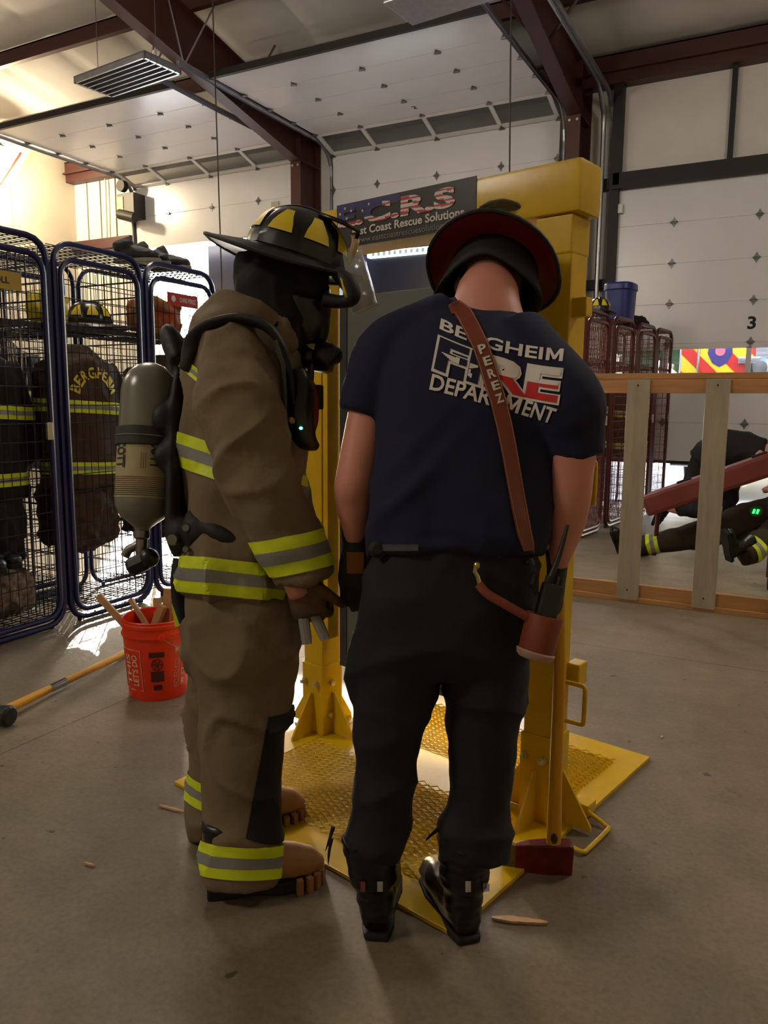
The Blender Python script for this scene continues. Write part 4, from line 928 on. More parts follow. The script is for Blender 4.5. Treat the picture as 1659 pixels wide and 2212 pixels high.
RL_ = [(1052, 1360, 1.94, 96, .115), (1050, 1450, 1.945, 92, .105), (1046, 1560, 1.95, 76, .085), (1042, 1660, 1.955, 70, .076), (1036, 1740, 1.955, 70, .074), (1028, 1800, 1.95, 78, .074), (1024, 1856, 1.945, 78, .072)]
lg(pr_body, LL[:-2], .7); lg(pr_body, RL_[:-2], .7)
for (kx, ky, kd), (hx, hy), ff in (((826, 1740, 1.945), (815, 2024), (-.38, .92)), ((1036, 1740, 1.955), (1008, 2030), (-.70, .72))):
    h_ = FL(hx, hy); f_ = V(ff[0], ff[1], 0).normalized(); pr_body.limb([P(kx, ky, kd), h_+f_*.04+V(0, 0, .24), h_+f_*.035+V(0, 0, .1), h_+f_*.06+V(0, 0, .055), h_+f_*.2+V(0, 0, .04)], [.05, .042, .03, .03, .024], n=14)
pR = fuse(pr_body, .009, 3).obj('person', SKIN, None, smooth=2)
tag(pR, 'person in navy T-shirt and dark trousers seen from behind, head bowed under a fire helmet', 'person')
head_extras(pR, Mh, 1.06)
# shirt
b = B()
TR_ = [(1050, 668, 2.045, 62, .070), (1047, 685, 2.04, 108, .080), (1037, 722, 2.02, 168, .108), (1030, 780, 1.99, 206, .13), (1022, 850, 1.975, 214, .142), (1016, 920, 1.97, 208, .146), (1010, 1000, 1.965, 200, .144), (998, 1080, 1.955, 196, .142), (988, 1150, 1.95, 196, .142), (982, 1205, 1.945, 192, .14)]
torso(b, TR_, ax_sh, CR, 36)
b.limb([nk.lerp(shL, .35), shL+CD*-.0, P(806, 838, 2.0), P(782, 898, 1.995)], [(.075, .085), (.080, .09), (.072, .078), (.060, .068)], side=CF, n=20)
b.limb([nk.lerp(shR, .35), shR, P(1240, 930, 1.86), P(1252, 990, 1.865)], [(.075, .085), (.080, .088), (.070, .074), (.056, .062)], side=CF, n=20)
fw1 = folds(.010, 7, 7, 2.6, .0008, 45, 3)
def fw(p):
    q = (RW.transposed() @ (p-CAM)); X = q.x/q.z*FP+IW/2; Y = q.y/q.z*FP+IH/2; k = min(1, max(.15, (Y-900)/200)) if Y > 700 else .3
    d = 0
    for (cx, cy, sl, w_, a_) in ((880, 980, 1.0, 26, .007), (905, 1040, 1.1, 24, .008), (860, 1090, .8, 22, .007), (1010, 1150, -.15, 16, .008), (960, 1178, .1, 12, .007), (1120, 1120, -.6, 22, .007)):
        u_ = ((Y-cy)+(X-cx)*sl)/w_; e_ = ((X-cx)/95)**2; d += a_*math.exp(-u_*u_-e_)
    return fw1(p)*k+d
sh = fuse(b, .0085, 4, fw).obj('t_shirt', TEE, pR, smooth=2)
tr = bvh(sh)
PRW, PRR = mat('shirt_print_white', (.84, .81, .79), .75), mat('shirt_print_red', (.74, .12, .14), .75)
def letter_m(mp, a, c):
    w = c-a; f = lambda u, v: mp(a+w*u, v); b = B(); k = 6
    for q in (((0, 0), (.22, 0), (.22, 1), (0, 1)), ((.78, 0), (1, 0), (1, 1), (.78, 1)), ((.22, .62), (.42, .12), (.5, .42), (.22, 1)), ((.42, .12), (.58, .12), (.5, .42), (.5, .42)), ((.58, .12), (.78, .62), (.78, 1), (.5, .42))):
        g = [[f(*((V(*q[0]).lerp(V(*q[1]), i/k)).lerp(V(*q[3]).lerp(V(*q[2]), i/k), j/k))) for i in range(k+1)] for j in range(k+1)]
        b.loft(g, cap=False, closed=False)
    b.obj('shirt_lettering', PRW, sh, recalc=False)
def part_map(mp, a, c): return lambda u, v: mp(a+(c-a)*u, v)
mb, md = quad_px((953, 687), (1218, 753), (1215, 780), (949, 710), tr, .004, (-14, -15)), quad_px((934, 807), (1204, 884), (1191, 916), (927, 841), tr, .004, (2, 2))
text('BERGHEI', 'shirt_lettering', PRW, sh, part_map(mb, 0, .835), .022, .1); letter_m(mb, .862, 1)
text('DEPART', 'shirt_lettering', PRW, sh, part_map(md, 0, .585), .022, .1); letter_m(md, .605, .725); text('ENT', 'shirt_lettering', PRW, sh, part_map(md, .752, 1), .022, .1)
qf = ((946, 722), (1219, 795), (1207, 876), (931, 801))
text('FIRE', 'shirt_lettering', PRW, sh, quad_px(*qf, tr, .0035, (-13, -9)), .075, .08)
qi = ((951, 727), (1214, 797), (1202, 870), (937, 796))
text('FIRE', 'shirt_lettering', None, sh, quad_px(*qi, tr, .0052, (-13, -9)), .035, .06, mats=[TEE, PRW, PRR], pick=lambda p: 0 if p.x < .40 else (1 if p.y > .50 else 2), cuts=[(V(0, 1, 0), .50), (V(1, 0, 0), .40)])
qm = quad_px(*qi, tr, .0072, (-13, -9))
st = [(.2+.19*(1 if k % 2 == 0 else .4)*math.sin(k*math.pi/5), .46+.42*(1 if k % 2 == 0 else .4)*math.cos(k*math.pi/5)) for k in range(10)]
def insideF(u, v):                                     # star shows only where the letters F and I are
    F = (.02 < u < .08) or (.02 < u < .20 and .82 < v < .98) or (.02 < u < .18 and .42 < v < .6); I = .26 < u < .335
    return F or I
def in_poly(x, y, p):
    c = False
    for i in range(len(p)):
        (x1, y1), (x2, y2) = p[i], p[i-1]
        if (y1 > y) != (y2 > y) and x < (x2-x1)*(y-y1)/(y2-y1)+x1: c = not c
    return c
b = B(); n1, n2 = 60, 36
for i in range(int(n1*.4)):
    for j in range(n2):
        u, v = (i+.5)/n1, (j+.5)/n2
        if insideF(u, v) and in_poly(u, v, st): b.faces([qm(i/n1, j/n2), qm((i+1)/n1, j/n2), qm((i+1)/n1, (j+1)/n2), qm(i/n1, (j+1)/n2)], [(0, 1, 2, 3)])
b.obj('shirt_star', PRW, sh, recalc=False)
# trousers
b = B()
torso(b, [(984, 1165, 1.95, 170, .12), (980, 1215, 1.945, 180, .13), (972, 1290, 1.945, 188, .135), (962, 1360, 1.945, 192, .135), (954, 1425, 1.945, 188, .12), (950, 1462, 1.945, 165, .09)], CR, CR, 32)
lg(b, LL); lg(b, RL_)
b.ell(P(784, 1440, 1.95), (.04, .05, .11)); b.ell(P(1118, 1450, 1.95), (.03, .05, .11))
tr_ = fuse(b, .0095, 3, folds(.010, 4, 4, 7, .001, 40, 11)).obj('trousers', NPT, pR, smooth=2)
# belt, radio wheel and tab at the waist
def cast(px, py, tree): r = ray(px, py).normalized(); l, n, i, d = tree.ray_cast(CAM, r); return (l, n) if l else (P(px, py, 1.85), -CF)
trt = bvh(tr_)
g = [[cast(x, y, tr)[0]-CF*o_ for x in (826, 850, 875, 903)] for o_, ys_ in ((.006, 0),) for y in (1176, 1190, 1203)]
B().loft(g, cap=False, closed=False).obj('belt_tab', mat('tab_grey', (.22, .23, .25), .5), pR, recalc=False)
l, n = cast(816, 1186, tr); B().lathe([(0, 0), (.021, 0), (.022, .012), (.012, .018), (0, .018)], frame(l-CF*.002, CR, -CD, -CF)).obj('belt_clip', BLK, pR)
# boots
BT = mat('boot_leather', (.045, .043, .045), .33, bump=.12, bs=30)
def person_boot(par, heel, fwd, lean, tab1, tab2, h=.235):
    f = Vc(fwd).normalized(); x = f.cross(V(0, 0, 1)); M = frame((heel.x, heel.y, 0), x, f, V(0, 0, 1)) @ Matrix.Shear('XY', 4, (lean, 0))
    b = B(); b.limb([M @ V(0, .035, h+.03), M @ V(0, .035, h*.62), M @ V(0, .032, .12), M @ V(0, .036, .05)], [(.070, .078), (.060, .068), (.047, .054), (.045, .054)], side=x, n=20)
    b.limb([M @ V(0, -.012, .05), M @ V(0, .08, .06), M @ V(0, .17, .055), M @ V(0, .24, .045), M @ V(0, .268, .04)], [(.035, .04), (.045, .055), (.05, .045), (.046, .036), (.02, .018)], side=x, n=18)
    o = fuse(b, .007, 2, folds(.004, 8, 8, 34)).obj('boot', BT, par, smooth=2)
    B().prism([(-.03, -.02), (-.036, 0), (-.042, .03), (-.038, .09), (-.053, .17), (-.047, .245), (0, .287), (.047, .245), (.053, .17), (.038, .09), (.042, .03), (.036, 0), (.03, -.02)], 0, .02, M).obj('sole', BLK, o, bev=.006)
    t_ = bvh(o)
    for (cx, cy, w_, h_, m_) in (tab1, tab2):
        g = [[cast(cx+a*w_, cy+c_*h_, t_)[0]-CF*.003 for a in (-1, 0, 1)] for c_ in (-1, 0, 1)]
        B().loft(g, cap=False, closed=False).obj('boot_tab', m_, o, recalc=False)
    return o
TW, TP = mat('tab_white', (.72, .70, .70), .4), mat('tab_pink', (.50, .22, .26), .5)
hl = FL(815, 2024); hr = FL(1008, 2030)
bL = person_boot(pR, hl, (-.38, .92, 0), -.10, (784, 1914, 5, 11, TP), (821, 1914, 6, 11, TW))
bR = person_boot(pR, hr, (-.70, .72, 0), .02, (1011, 1914, 6, 12, TW), (1050, 1916, 7, 9, TW))
for pts in (((720, 1786), (712, 1812), (703, 1838)), ((948, 1790), (930, 1805), (918, 1818)), ((716, 1810), (711, 1840), (709, 1868))):
    B().limb([P(x, y, 1.93) for x, y in pts], [.006, .004, .001], n=6).obj('trouser_tie', NPT, pR)
# gloves
gl_ = glove(pR, P(768, 1180, 2.06), CD*1+CR*.02, CF, CR*.0+CF*1+CR*.3, GLV, (.25, .35, .3), 1.12)
shell_clip(gl_, [(P(768, 1192, 2.05), -CD), (P(768, 1238, 2.05), CD), (P(786, 1210, 2.05), CR), (P(750, 1210, 2.05), -CR)], .002, sel=lambda p: (RW.transposed() @ (p-CAM)).z < 2.05).obj('glove_patch', GLO, gl_, recalc=False)
hw = P(1203, 1232, 1.99)
glove(pR, hw, CD+CF*.15, -CR*.9+CF*.2, CF*.2-CR*.1+CF, GLV, (1.15, 1.2, .8), 1.1)
# helmet worn
hm = B().ell(hdc+hup*.10, (.02, .02, .02)).obj('helmet', BLK, pR)
Mw = frame(hdc+hup*.045-hfw*.004+CR*.010-CD*.012, hfw.cross(hup), hfw, hup)
RUB = mat('underbrim_red', (.42, .04, .03), .5)
helmet_shape(hm, Mw @ Matrix.Diagonal((1.13, .93, 1.0, 1)), RUB, back_=.03)
b = B(); ns = 40; g = []
for t in (0, .3, .65, 1):
    row = []
    for i in range(ns):
        an = 2*math.pi*i/ns; side = math.sin(an)**2; back = max(0, -math.cos(an)); dz = .01-(.095+.05*side)*t; k = .94+.36*t*side
        row.append(Mw @ V(math.sin(an)*.118*k, math.cos(an)*.125*(.94+.04*t), dz))
    g.append(row)
o = b.loft([r+[] for r in g], cap=False).obj('ear_flap', BLK, hm, smooth=1); d = o.modifiers.new('s', 'SOLIDIFY'); d.thickness = .008
B().limb([P(x, y, 2.31) for x, y in ((1036, 452), (1060, 446), (1085, 444), (1112, 449), (1134, 461))], [(.006, .02), (.014, .03), (.016, .035), (.014, .03), (.005, .018)], side=CD, n=14).obj('goggle_lens', mat('goggle_clear', (.30, .29, .26), .2, alpha=.8), hm, smooth=1)
B().limb([P(x, y, 2.29) for x, y in ((1034, 456), (1055, 440), (1085, 434), (1115, 441), (1138, 462))], [.0045]*5).obj('goggle_rim', BLK, hm)
# leather radio strap, with radio, holster and antenna: a thing of its own, worn over the shirt
rs = thing('radio_strap', 'brown leather radio strap slung across the navy shirt with a holstered radio at its end', 'radio strap')
cl = [(972, 668, 10), (988, 662, 15), (1004, 678, 18), (1021, 710, 18), (1038, 745, 18), (1052, 785, 18), (1063, 822, 18), (1077, 866, 18), (1090, 920, 17.5), (1102, 980, 17), (1114, 1048, 16.5), (1124, 1100, 16), (1134, 1150, 15), (1142, 1178, 13), (1145, 1212, 9)]
def strip(cl, off, inset, tree, m, nm, par, a=-1, c_=1, n=4):
    g = []
    for i, (x, y, w_) in enumerate(cl):
        x0, y0 = cl[max(i-1, 0)][:2]; x1, y1 = cl[min(i+1, len(cl)-1)][:2]; d = V(x1-x0, y1-y0).normalized(); nn = V(-d.y, d.x)*-1; row = []
        ww = w_-inset
        for k in range(n+1):
            t = a+(c_-a)*k/n; X, Y = x+nn.x*ww*t, y+nn.y*ww*t; l, nrm = cast(X, Y, tree); row.append(l+(CAM-l).normalized()*off)
        g.append(row)
    o = B().loft(g, cap=False, closed=False).obj(nm, m, par, recalc=True); return o
def dense(cl, k=3):
    out = []
    for a, c_ in zip(cl, cl[1:]): out += [tuple(a[i]+(c_[i]-a[i])*t/k for i in range(3)) for t in range(k)]
    return out+[cl[-1]]
o = strip(dense(cl), .010, 0, tr, LEA, 'strap', rs); d = o.modifiers.new('s', 'SOLIDIFY'); d.thickness = .004; d.offset = -1
for s in (-1, 1): strip(dense(cl), .012, 2.0, tr, STI, 'stitching', rs, s-.05, s+.05, 1)
for ch, (cx, cy), an in zip('PEREZ', ((1042, 753), (1053, 779), (1062, 806), (1071, 832), (1079, 860)), (0,)*5):
    d = V(.33, 1).normalized(); rx_ = V(d.y, -d.x); q = lambda sx_, sy_: (cx+rx_.x*sx_+d.x*sy_, cy+rx_.y*sx_+d.y*sy_)
    text(ch, 'lettering', PALE, rs, quad_px(q(-8.5, -10), q(8.5, -10), q(8.5, 10), q(-8.5, 10), tr, .0135), .03, 0)
dq = 1.79
B().tube([P(1146, 1208, 1.80), P(1150, 1222, dq), P(1154, 1236, dq)], .007, 8).tube([P(1158, 1240, dq), P(1150, 1262, dq), P(1160, 1285, dq)], .006, 8).obj('clasp', mat('buckle', (.2, .2, .2), .3, .8), rs)
ra, rb = P(1195, 1262, dq), P(1158, 1405, dq); zr = (rb-ra).normalized(); xr = zr.cross(CF).normalized(); yr = zr.cross(xr)
B().box((-.024, -.018, -.0), (.024, .018, .10), frame(ra, xr, yr, zr), bev=.006).obj('radio_body', mat('radio_black', (.07, .07, .08), .35), rs)
B().lathe([(0, -.02), (.008, -.02), (.008, 0), (0, 0)], frame(ra+xr*.012, xr, yr, zr), 10).lathe([(0, -.016), (.010, -.016), (.010, 0), (0, 0)], frame(ra-xr*.012, xr, yr, zr), 10).obj('radio_knob', BLK, rs)
B().box((-.016, -.021, .012), (.016, -.0175, .06), frame(ra, xr, yr, zr)).obj('radio_speaker', mat('radio_grey', (.2, .2, .21), .5), rs)
B().limb([ra+xr*-.012+yr*0, P(1208, 1200, dq), P(1226, 1134, dq)], [.0085, .0065, .0045], n=10).obj('antenna', mat('antenna', (.10, .05, .04), .5), rs, smooth=1)
hs = ra+zr*.075
B().lathe([(.040, 0), (.043, .0), (.043, .03), (.041, .09), (.036, .10), (.030, .096), (.0, .09)], frame(hs, xr, yr, zr), 24).lathe([(.039, 0), (.039, .085), (0, .085)], frame(hs, xr, yr, zr), 24).obj('holster', LEA, rs, smooth=1)
B().lathe([(.043, .084), (.046, .088), (.043, .098), (.036, .104), (.030, .100)], frame(hs, xr, yr, zr), 24, cap=False).obj('holster_edge', STI, rs, smooth=1)
B().lathe([(0, .100), (.03, .1005), (.03, .103), (0, .103)], frame(hs, xr, yr, zr), 20).obj('holster_base', BLK, rs)
st_ = [P(x, y, d) for x, y, d in ((1034, 1262, 1.80), (1052, 1282, 1.79), (1085, 1302, 1.785), (1120, 1322, 1.78), (1150, 1338, 1.78))]
B().limb(st_, [(.006, .011)]*5, side=CF, n=10).obj('retaining_strap', LEA, rs, smooth=1)
B().tube([P(1028, 1224, 1.80), P(1026, 1236, 1.80), P(1032, 1246, 1.8), P(1036, 1262, 1.8)], .0055, 8).ell(P(1030, 1222, 1.80), (.008, .008, .01)).obj('snap_hook', mat('brass', (.75, .68, .45), .3, .9), rs)
# flat head axe standing on its head
axe = thing('axe', 'fire axe with red head and yellow handle standing head down by the right yellow post', 'axe')
ah = P(1163, 1856, 2.235); at = P(1196, 1262, 2.02); za = (at-ah).normalized(); xa_ = (CR*.98+CF*-.05); xa_ = (xa_-za*xa_.dot(za)).normalized(); ya = za.cross(xa_); Ma = frame(ah, xa_, ya, za)
B().limb([Ma @ V(.040, 0, -.04), Ma @ V(.040, 0, .1), Ma @ V(.035, 0, .3), Ma @ V(.03, 0, .55), Ma @ V(.02, 0, .74), Ma @ V(.012, 0, .80)], [(.019, .016), (.021, .016), (.018, .014), (.017, .013), (.017, .014), (.021, .016)], side=xa_, n=16).obj('handle', YH, axe, smooth=1)
hp_ = [(-.072, .048), (-.03, .056), (.02, .058), (.090, .060), (.097, .052), (.096, -.050), (.088, -.058), (.02, -.056), (-.03, -.062), (-.07, -.066)]
b = B(); t0, t1 = .020, .005
fr = [V(x, -(t0 if x > 0 else t0+(t1-t0)*(-x/.09)), z) for x, z in hp_]; bk_ = [V(p.x, -p.y, p.z) for p in fr]
b.loft([[Ma @ p for p in fr], [Ma @ p for p in bk_]]).obj('head', mat('axe_red', (.36, .045, .04), .38, var=.3, vs=25, bump=.1, bs=40), axe, bev=.004)
bp_ = [(-.070, .048), (-.100, .058), (-.107, .0), (-.100, -.078), (-.068, -.066)]
fr = [V(x, -(.008 if x > -.08 else .0012), z) for x, z in bp_]; bk_ = [V(p.x, -p.y, p.z) for p in fr]
B().loft([[Ma @ p for p in fr], [Ma @ p for p in bk_]]).obj('blade', mat('blade_steel', (.42, .38, .30), .45, .6, var=.3, vs=40), axe)
B().ell(Ma @ V(.038, -.019, .085), (.010, .004, .016)).obj('wedge_mark', mat('mark_dark', (.28, .16, .13), .7), axe)

# ---- the firefighter in tan bunker gear with air pack, seen from his right side
FWD = (CR*.92+CF*.38).normalized(); FWD = (FWD-V(0, 0, FWD.z)).normalized(); SDL = FWD.cross(V(0, 0, 1)).normalized()     # SDL points to his right = toward the camera
if SDL.dot(CF) > 0: SDL = -SDL
def rows_limb(b, rows, side=None, n=22, f=1.0, sub=5):
    """rows: px x, px y, depth, half width in px (front-back), half width in m (side-side)"""
    b.limb([P(x, y, d) for x, y, d, r, t in rows], [(px2m(r, d)*f, t*f) for x, y, d, r, t in rows], side=side if side is not None else CR, n=n, sub=sub)
TOR = [(566, 668, 2.22, 60, .085), (552, 700, 2.22, 92, .15), (535, 745, 2.22, 118, .19), (528, 830, 2.22, 124, .20), (524, 930, 2.22, 126, .20), (528, 1030, 2.22, 122, .195), (528, 1120, 2.22, 116, .195), (516, 1200, 2.22, 114, .20), (508, 1280, 2.22, 112, .20)]
NL = [(528, 1300, 2.15, 112, .12), (530, 1400, 2.14, 112, .12), (530, 1490, 2.14, 106, .105), (522, 1590, 2.135, 92, .095), (519, 1690, 2.13, 87, .09), (520, 1790, 2.13, 84, .088), (522, 1860, 2.13, 84, .09), (522, 1900, 2.13, 80, .09)]
FLg = [(500, 1330, 2.32, 100, .11), (494, 1450, 2.36, 92, .10), (488, 1560, 2.40, 82, .09), (480, 1680, 2.40, 74, .085), (478, 1770, 2.40, 72, .085), (480, 1800, 2.40, 70, .08)]
pb_ = B()
hc = P(628, 600, 2.24); lup = (V(0, 0, 1)*.80+FWD*.60).normalized(); lfw = (FWD*.80-V(0, 0, 1)*.60).normalized()
ML = head_bm(pb_, hc, lup, lfw, 1.08)
rows_limb(pb_, TOR[1:], f=.78); rows_limb(pb_, NL[:-2]+[(530, 1850, 2.14, 50, .055), (545, 1900, 2.14, 42, .045)], f=.66); rows_limb(pb_, FLg[:-1]+[(482, 1800, 2.38, 50, .055)], f=.66)
pb_.limb([hc-lup*.03, P(590, 668, 2.23), P(560, 730, 2.22)], [.07, .08, .12], n=18)
sh1, el1, wr1 = P(520, 800, 2.06), P(572, 1075, 2.04), P(640, 1262, 2.03)
pb_.limb([sh1, sh1.lerp(el1, .5), el1, el1.lerp(wr1, .4), wr1, P(652, 1290, 2.03)], [.065, .06, .05, .046, .034, .03], n=16)
sh2, el2, wr2 = P(560, 800, 2.40), P(600, 1060, 2.42), P(668, 1220, 2.30)
pb_.limb([sh2, sh2.lerp(el2, .5), el2, el2.lerp(wr2, .4), wr2], [.065, .06, .05, .046, .034], n=16)
pL = fuse(pb_, .0095, 3).obj('person', SKIN, None, smooth=2)
tag(pL, 'person in tan bunker gear and black fire helmet bending over, seen from the right side', 'person')
head_extras(pL, ML, 1.08, False)
# black hood over the head, breathing mask on the face
b = B(); b.ell(hc+lup*.01-lfw*.012, (.102, .118, .122), frame((0, 0, 0), lfw.cross(lup), lfw, lup), 28)
b.limb([hc-lup*.02-lfw*.015, hc-lup*.085-lfw*.02, P(598, 690, 2.23), P(575, 730, 2.22)], [(.098, .10), (.10, .105), (.11, .11), (.13, .13)], side=CR, n=20)
b.limb([P(565, 560, 2.24), P(560, 610, 2.24), P(575, 660, 2.23)], [.075, .075, .085], n=16)
fuse(b, .010, 3, folds(.005, 12, 12, 12)).obj('hood', mat('hood_black', (.02, .02, .02), .9), pL, smooth=2)
b = B(); b.ell(hc+lfw*.085-lup*.035, (.075, .055, .095), frame((0, 0, 0), lfw.cross(lup), lfw, lup), 24); b.limb([P(668, 660, 2.22), P(668, 710, 2.22), P(672, 748, 2.22)], [.066, .060, .045], n=16); b.limb([P(650, 650, 2.22), P(645, 720, 2.22)], [.08, .06], n=16)
MK = mat('mask_black', (.018, .018, .018), .35)
mk = fuse(b, .009, 2).obj('face_mask', MK, pL, smooth=2)
M = frame(P(700, 772, 2.20), (CR*.95+CD*.25-CF*.2).normalized(), V(0, 0, 1).cross(CR).normalized(), (CD*.9-CR*.2).normalized())
B().lathe([(0, -.035), (.036, -.032), (.045, -.02), (.045, .018), (.036, .034), (0, .038)], M @ Matrix.Rotation(R_(90), 4, 'Y'), 20).ell(P(668, 775, 2.2), (.028, .028, .03)).ell(P(722, 768, 2.2), (.026, .02, .026)).obj('regulator', MK, mk, smooth=1)
# jacket
b = B(); rows_limb(b, TOR, n=32)
for s_, (a, d_) in ((1, (sh1, 1)), (0, (sh2, 1))):
    b.ell(a.lerp(P(548, 770, 2.22), .35)+V(0, 0, -.01), (.12, .13, .11))
jf0 = folds(.02, 5.5, 5.5, 4.5, .0012, 50, 5)
jk = fuse(b, .0105, 3, jf0).obj('bunker_jacket', TAN, pL, smooth=2)
b = B(); b.limb([P(515, 745, 2.12), P(510, 800, 2.055), P(522, 900, 2.02), P(548, 1000, 2.01), P(578, 1085, 2.01), P(612, 1160, 2.01), P(640, 1215, 2.015), P(652, 1252, 2.02)], [(.07, .08), (px2m(84, 2.05), .10), (px2m(86, 2.02), .098), (px2m(85, 2.01), .095), (px2m(82, 2.01), .09), (px2m(76, 2.01), .082), (px2m(70, 2.01), .074), (px2m(64, 2.02), .068)], side=CR, n=24)
slv = fuse(b, .009, 3, folds(.018, 6, 6, 7, .001, 50, 9)).obj('sleeve', TAN, jk, smooth=2)
b = B(); b.limb([sh2, el2, wr2], [(.10, .10), (.095, .09), (.07, .07)], n=20); s2 = fuse(b, .011, 3, folds(.010, 7, 7, 5, 0, 50, 19)).obj('sleeve', TAN, jk, smooth=2)
axs = (P(652, 1252, 2.02)-P(604, 1140, 2.01)).normalized()
ntap = (axs*.78+CD*.30-CR*.12).normalized()
tapes(slv, slv, P(612, 1198, 2.01), (axs*.86+CD*.5-CR*.1).normalized(), .098)
tapes(s2, s2, wr2.lerp(el2, .3), (wr2-el2), .08)
hb = (CD*1.0+CR*.04-CF*.05).normalized()
tapes(jk, jk, P(500, 1250, 2.1), (CD*1.0-CR*.10-CF*.12).normalized(), .095)
tapes(jk, jk, P(430, 985, 2.1), (CD*1.0-CR*.35).normalized(), .09, sel=lambda p: True)
tapes(jk, jk, P(415, 800, 2.1), (CD*.75-CR*.6).normalized(), .03, sel=lambda p: (p-P(415, 800, 2.15)).length < .14)
b = B(); b.limb([P(505, 655, 2.20), P(520, 668, 2.17), P(560, 690, 2.13), P(605, 725, 2.12), P(628, 765, 2.14)], [(.012, .020), (.015, .040), (.015, .048), (.014, .046), (.012, .03)], side=CF, n=14)
b.limb([P(500, 660, 2.24), P(505, 690, 2.24), P(490, 740, 2.2)], [.03, .05, .08], n=14)
fuse(b, .0085, 3, folds(.006, 12, 12, 12)).obj('collar', TAN, jk, smooth=2)
l = P(533, 672, 2.09); B().ell(l, (.010, .012, .018)).obj('collar_mark', DKC, jk)
# long tail of the coat on the far side
g = []
for t, (x0, y0, x1, y1) in enumerate(((380, 1205, 450, 1215), (374, 1250, 445, 1270), (378, 1300, 436, 1330), (395, 1345, 425, 1350))):
    g.append([P(x0+(x1-x0)*k/4, y0+(y1-y0)*k/4, 2.26-.02*math.sin(k)) for k in range(5)])
o = B().loft(g, cap=False, closed=False).obj('coat_lining', DKC, jk, smooth=1); d = o.modifiers.new('s', 'SOLIDIFY'); d.thickness = .012
tail = [((372, 1285), (402, 1292)), ((374, 1305), (407, 1318)), ((376, 1330), (411, 1335)), ((377, 1352), (411, 1340))]
rowsT = [((374, 1283), (395, 1293)), ((373, 1305), (405, 1315)), ((376, 1330), (410, 1332)), ((380, 1354), (411, 1342))]
g = [[P(a[0]+(c[0]-a[0])*k/6, a[1]+(c[1]-a[1])*k/6, 2.30) for k in range(7)] for a, c in rowsT]
def strip6(i0, i1, m): 
    o = B().loft([[r[k] for k in range(i0, i1+1)] for r in g], cap=False, closed=False).obj('reflective_band', m, jk); d = o.modifiers.new('s', 'SOLIDIFY'); d.thickness = .01
strip6(0, 2, LIME); strip6(2, 4, SIL); strip6(4, 6, LIME)
# trousers
b = B(); rows_limb(b, [(512, 1230, 2.22, 104, .17), (516, 1310, 2.21, 112, .18), (518, 1390, 2.20, 112, .17), (516, 1460, 2.20, 95, .12)], n=30)
rows_limb(b, NL, n=26); rows_limb(b, FLg, n=26)
def tf(p):
    q = (RW.transposed() @ (p-CAM)); Y = q.y/q.z*FP+IH/2; k = 1.0 if Y < 1620 else .55
    if Y < 1340: return .004*noise.noise(p*6)
    a = noise.noise(V(p.x*5.5+3, p.y*5.5, p.z*6.5+p.x*4)); r = 1-abs(a)*2.6
    return k*(.019*r*abs(r)+.014*noise.noise(p*9)+.0012*noise.noise(p*50))
tz = fuse(b, .0100, 3, tf).obj('bunker_trousers', TAN, pL, smooth=2)
hems = tapes(tz, tz, P(520, 1862, 2.06), (CD*1.0-CR*.06-CF*.28).normalized(), .085, sel=lambda p: (RW.transposed() @ (p-CAM)).z < 2.27)
tapes(tz, tz, P(470, 1720, 2.36), (CD*1.0-CR*.25-CF*.1).normalized(), .08, sel=lambda p: (RW.transposed() @ (p-CAM)).z > 2.30)
kn = shell_clip(tz, [(P(560, 1540, 2.1), -CD), (P(560, 1800, 2.1), CD*.9-CR*.4), (P(566, 1640, 2.1), (-CR*1.0-CD*.18).normalized())], .004, sel=lambda p: (RW.transposed() @ (p-CAM)).z < 2.26)
kn.obj('knee_patch', KNEE, tz, recalc=False)
# boots with tan toes
TOE = mat('boot_tan', (.60, .42, .23), .6, var=.12, vs=20)
def fboot(heel, f, h, par):
    f = Vc(f); f.z = 0; f.normalize(); x = f.cross(V(0, 0, 1)); M = frame((heel.x, heel.y, 0), x, f, V(0, 0, 1)) @ Matrix.Diagonal((1.12, .98, 1.3, 1)); o = boot(par, M, BT, h)
    b = B().limb([M @ V(0, .155, .058), M @ V(0, .20, .054), M @ V(0, .245, .047), M @ V(0, .272, .038), M @ V(0, .282, .03)], [(.055, .050), (.056, .045), (.049, .038), (.032, .026), (.012, .012)], side=x, n=20); b.obj('toe_cap', TOE, o, smooth=1)
    s = B()
    for k in range(9): a = R_(-80+20*k); s.box((-.009, -.006, 0), (.009, .010, .034), M @ T(V(math.sin(a)*.052, .20+math.cos(a)*.086, 0)) @ Matrix.Rotation(-a, 4, 'Z'), bev=.002)
    s.obj('lug', TOE, o)
fh = FL(505, 1915); fboot(P(478, 1905, 2.13), FWD*.95+V(0, 0, 0)+(-CF)*.15, .17, pL)
fboot(FL(468, 1800), FWD, .13, pL)
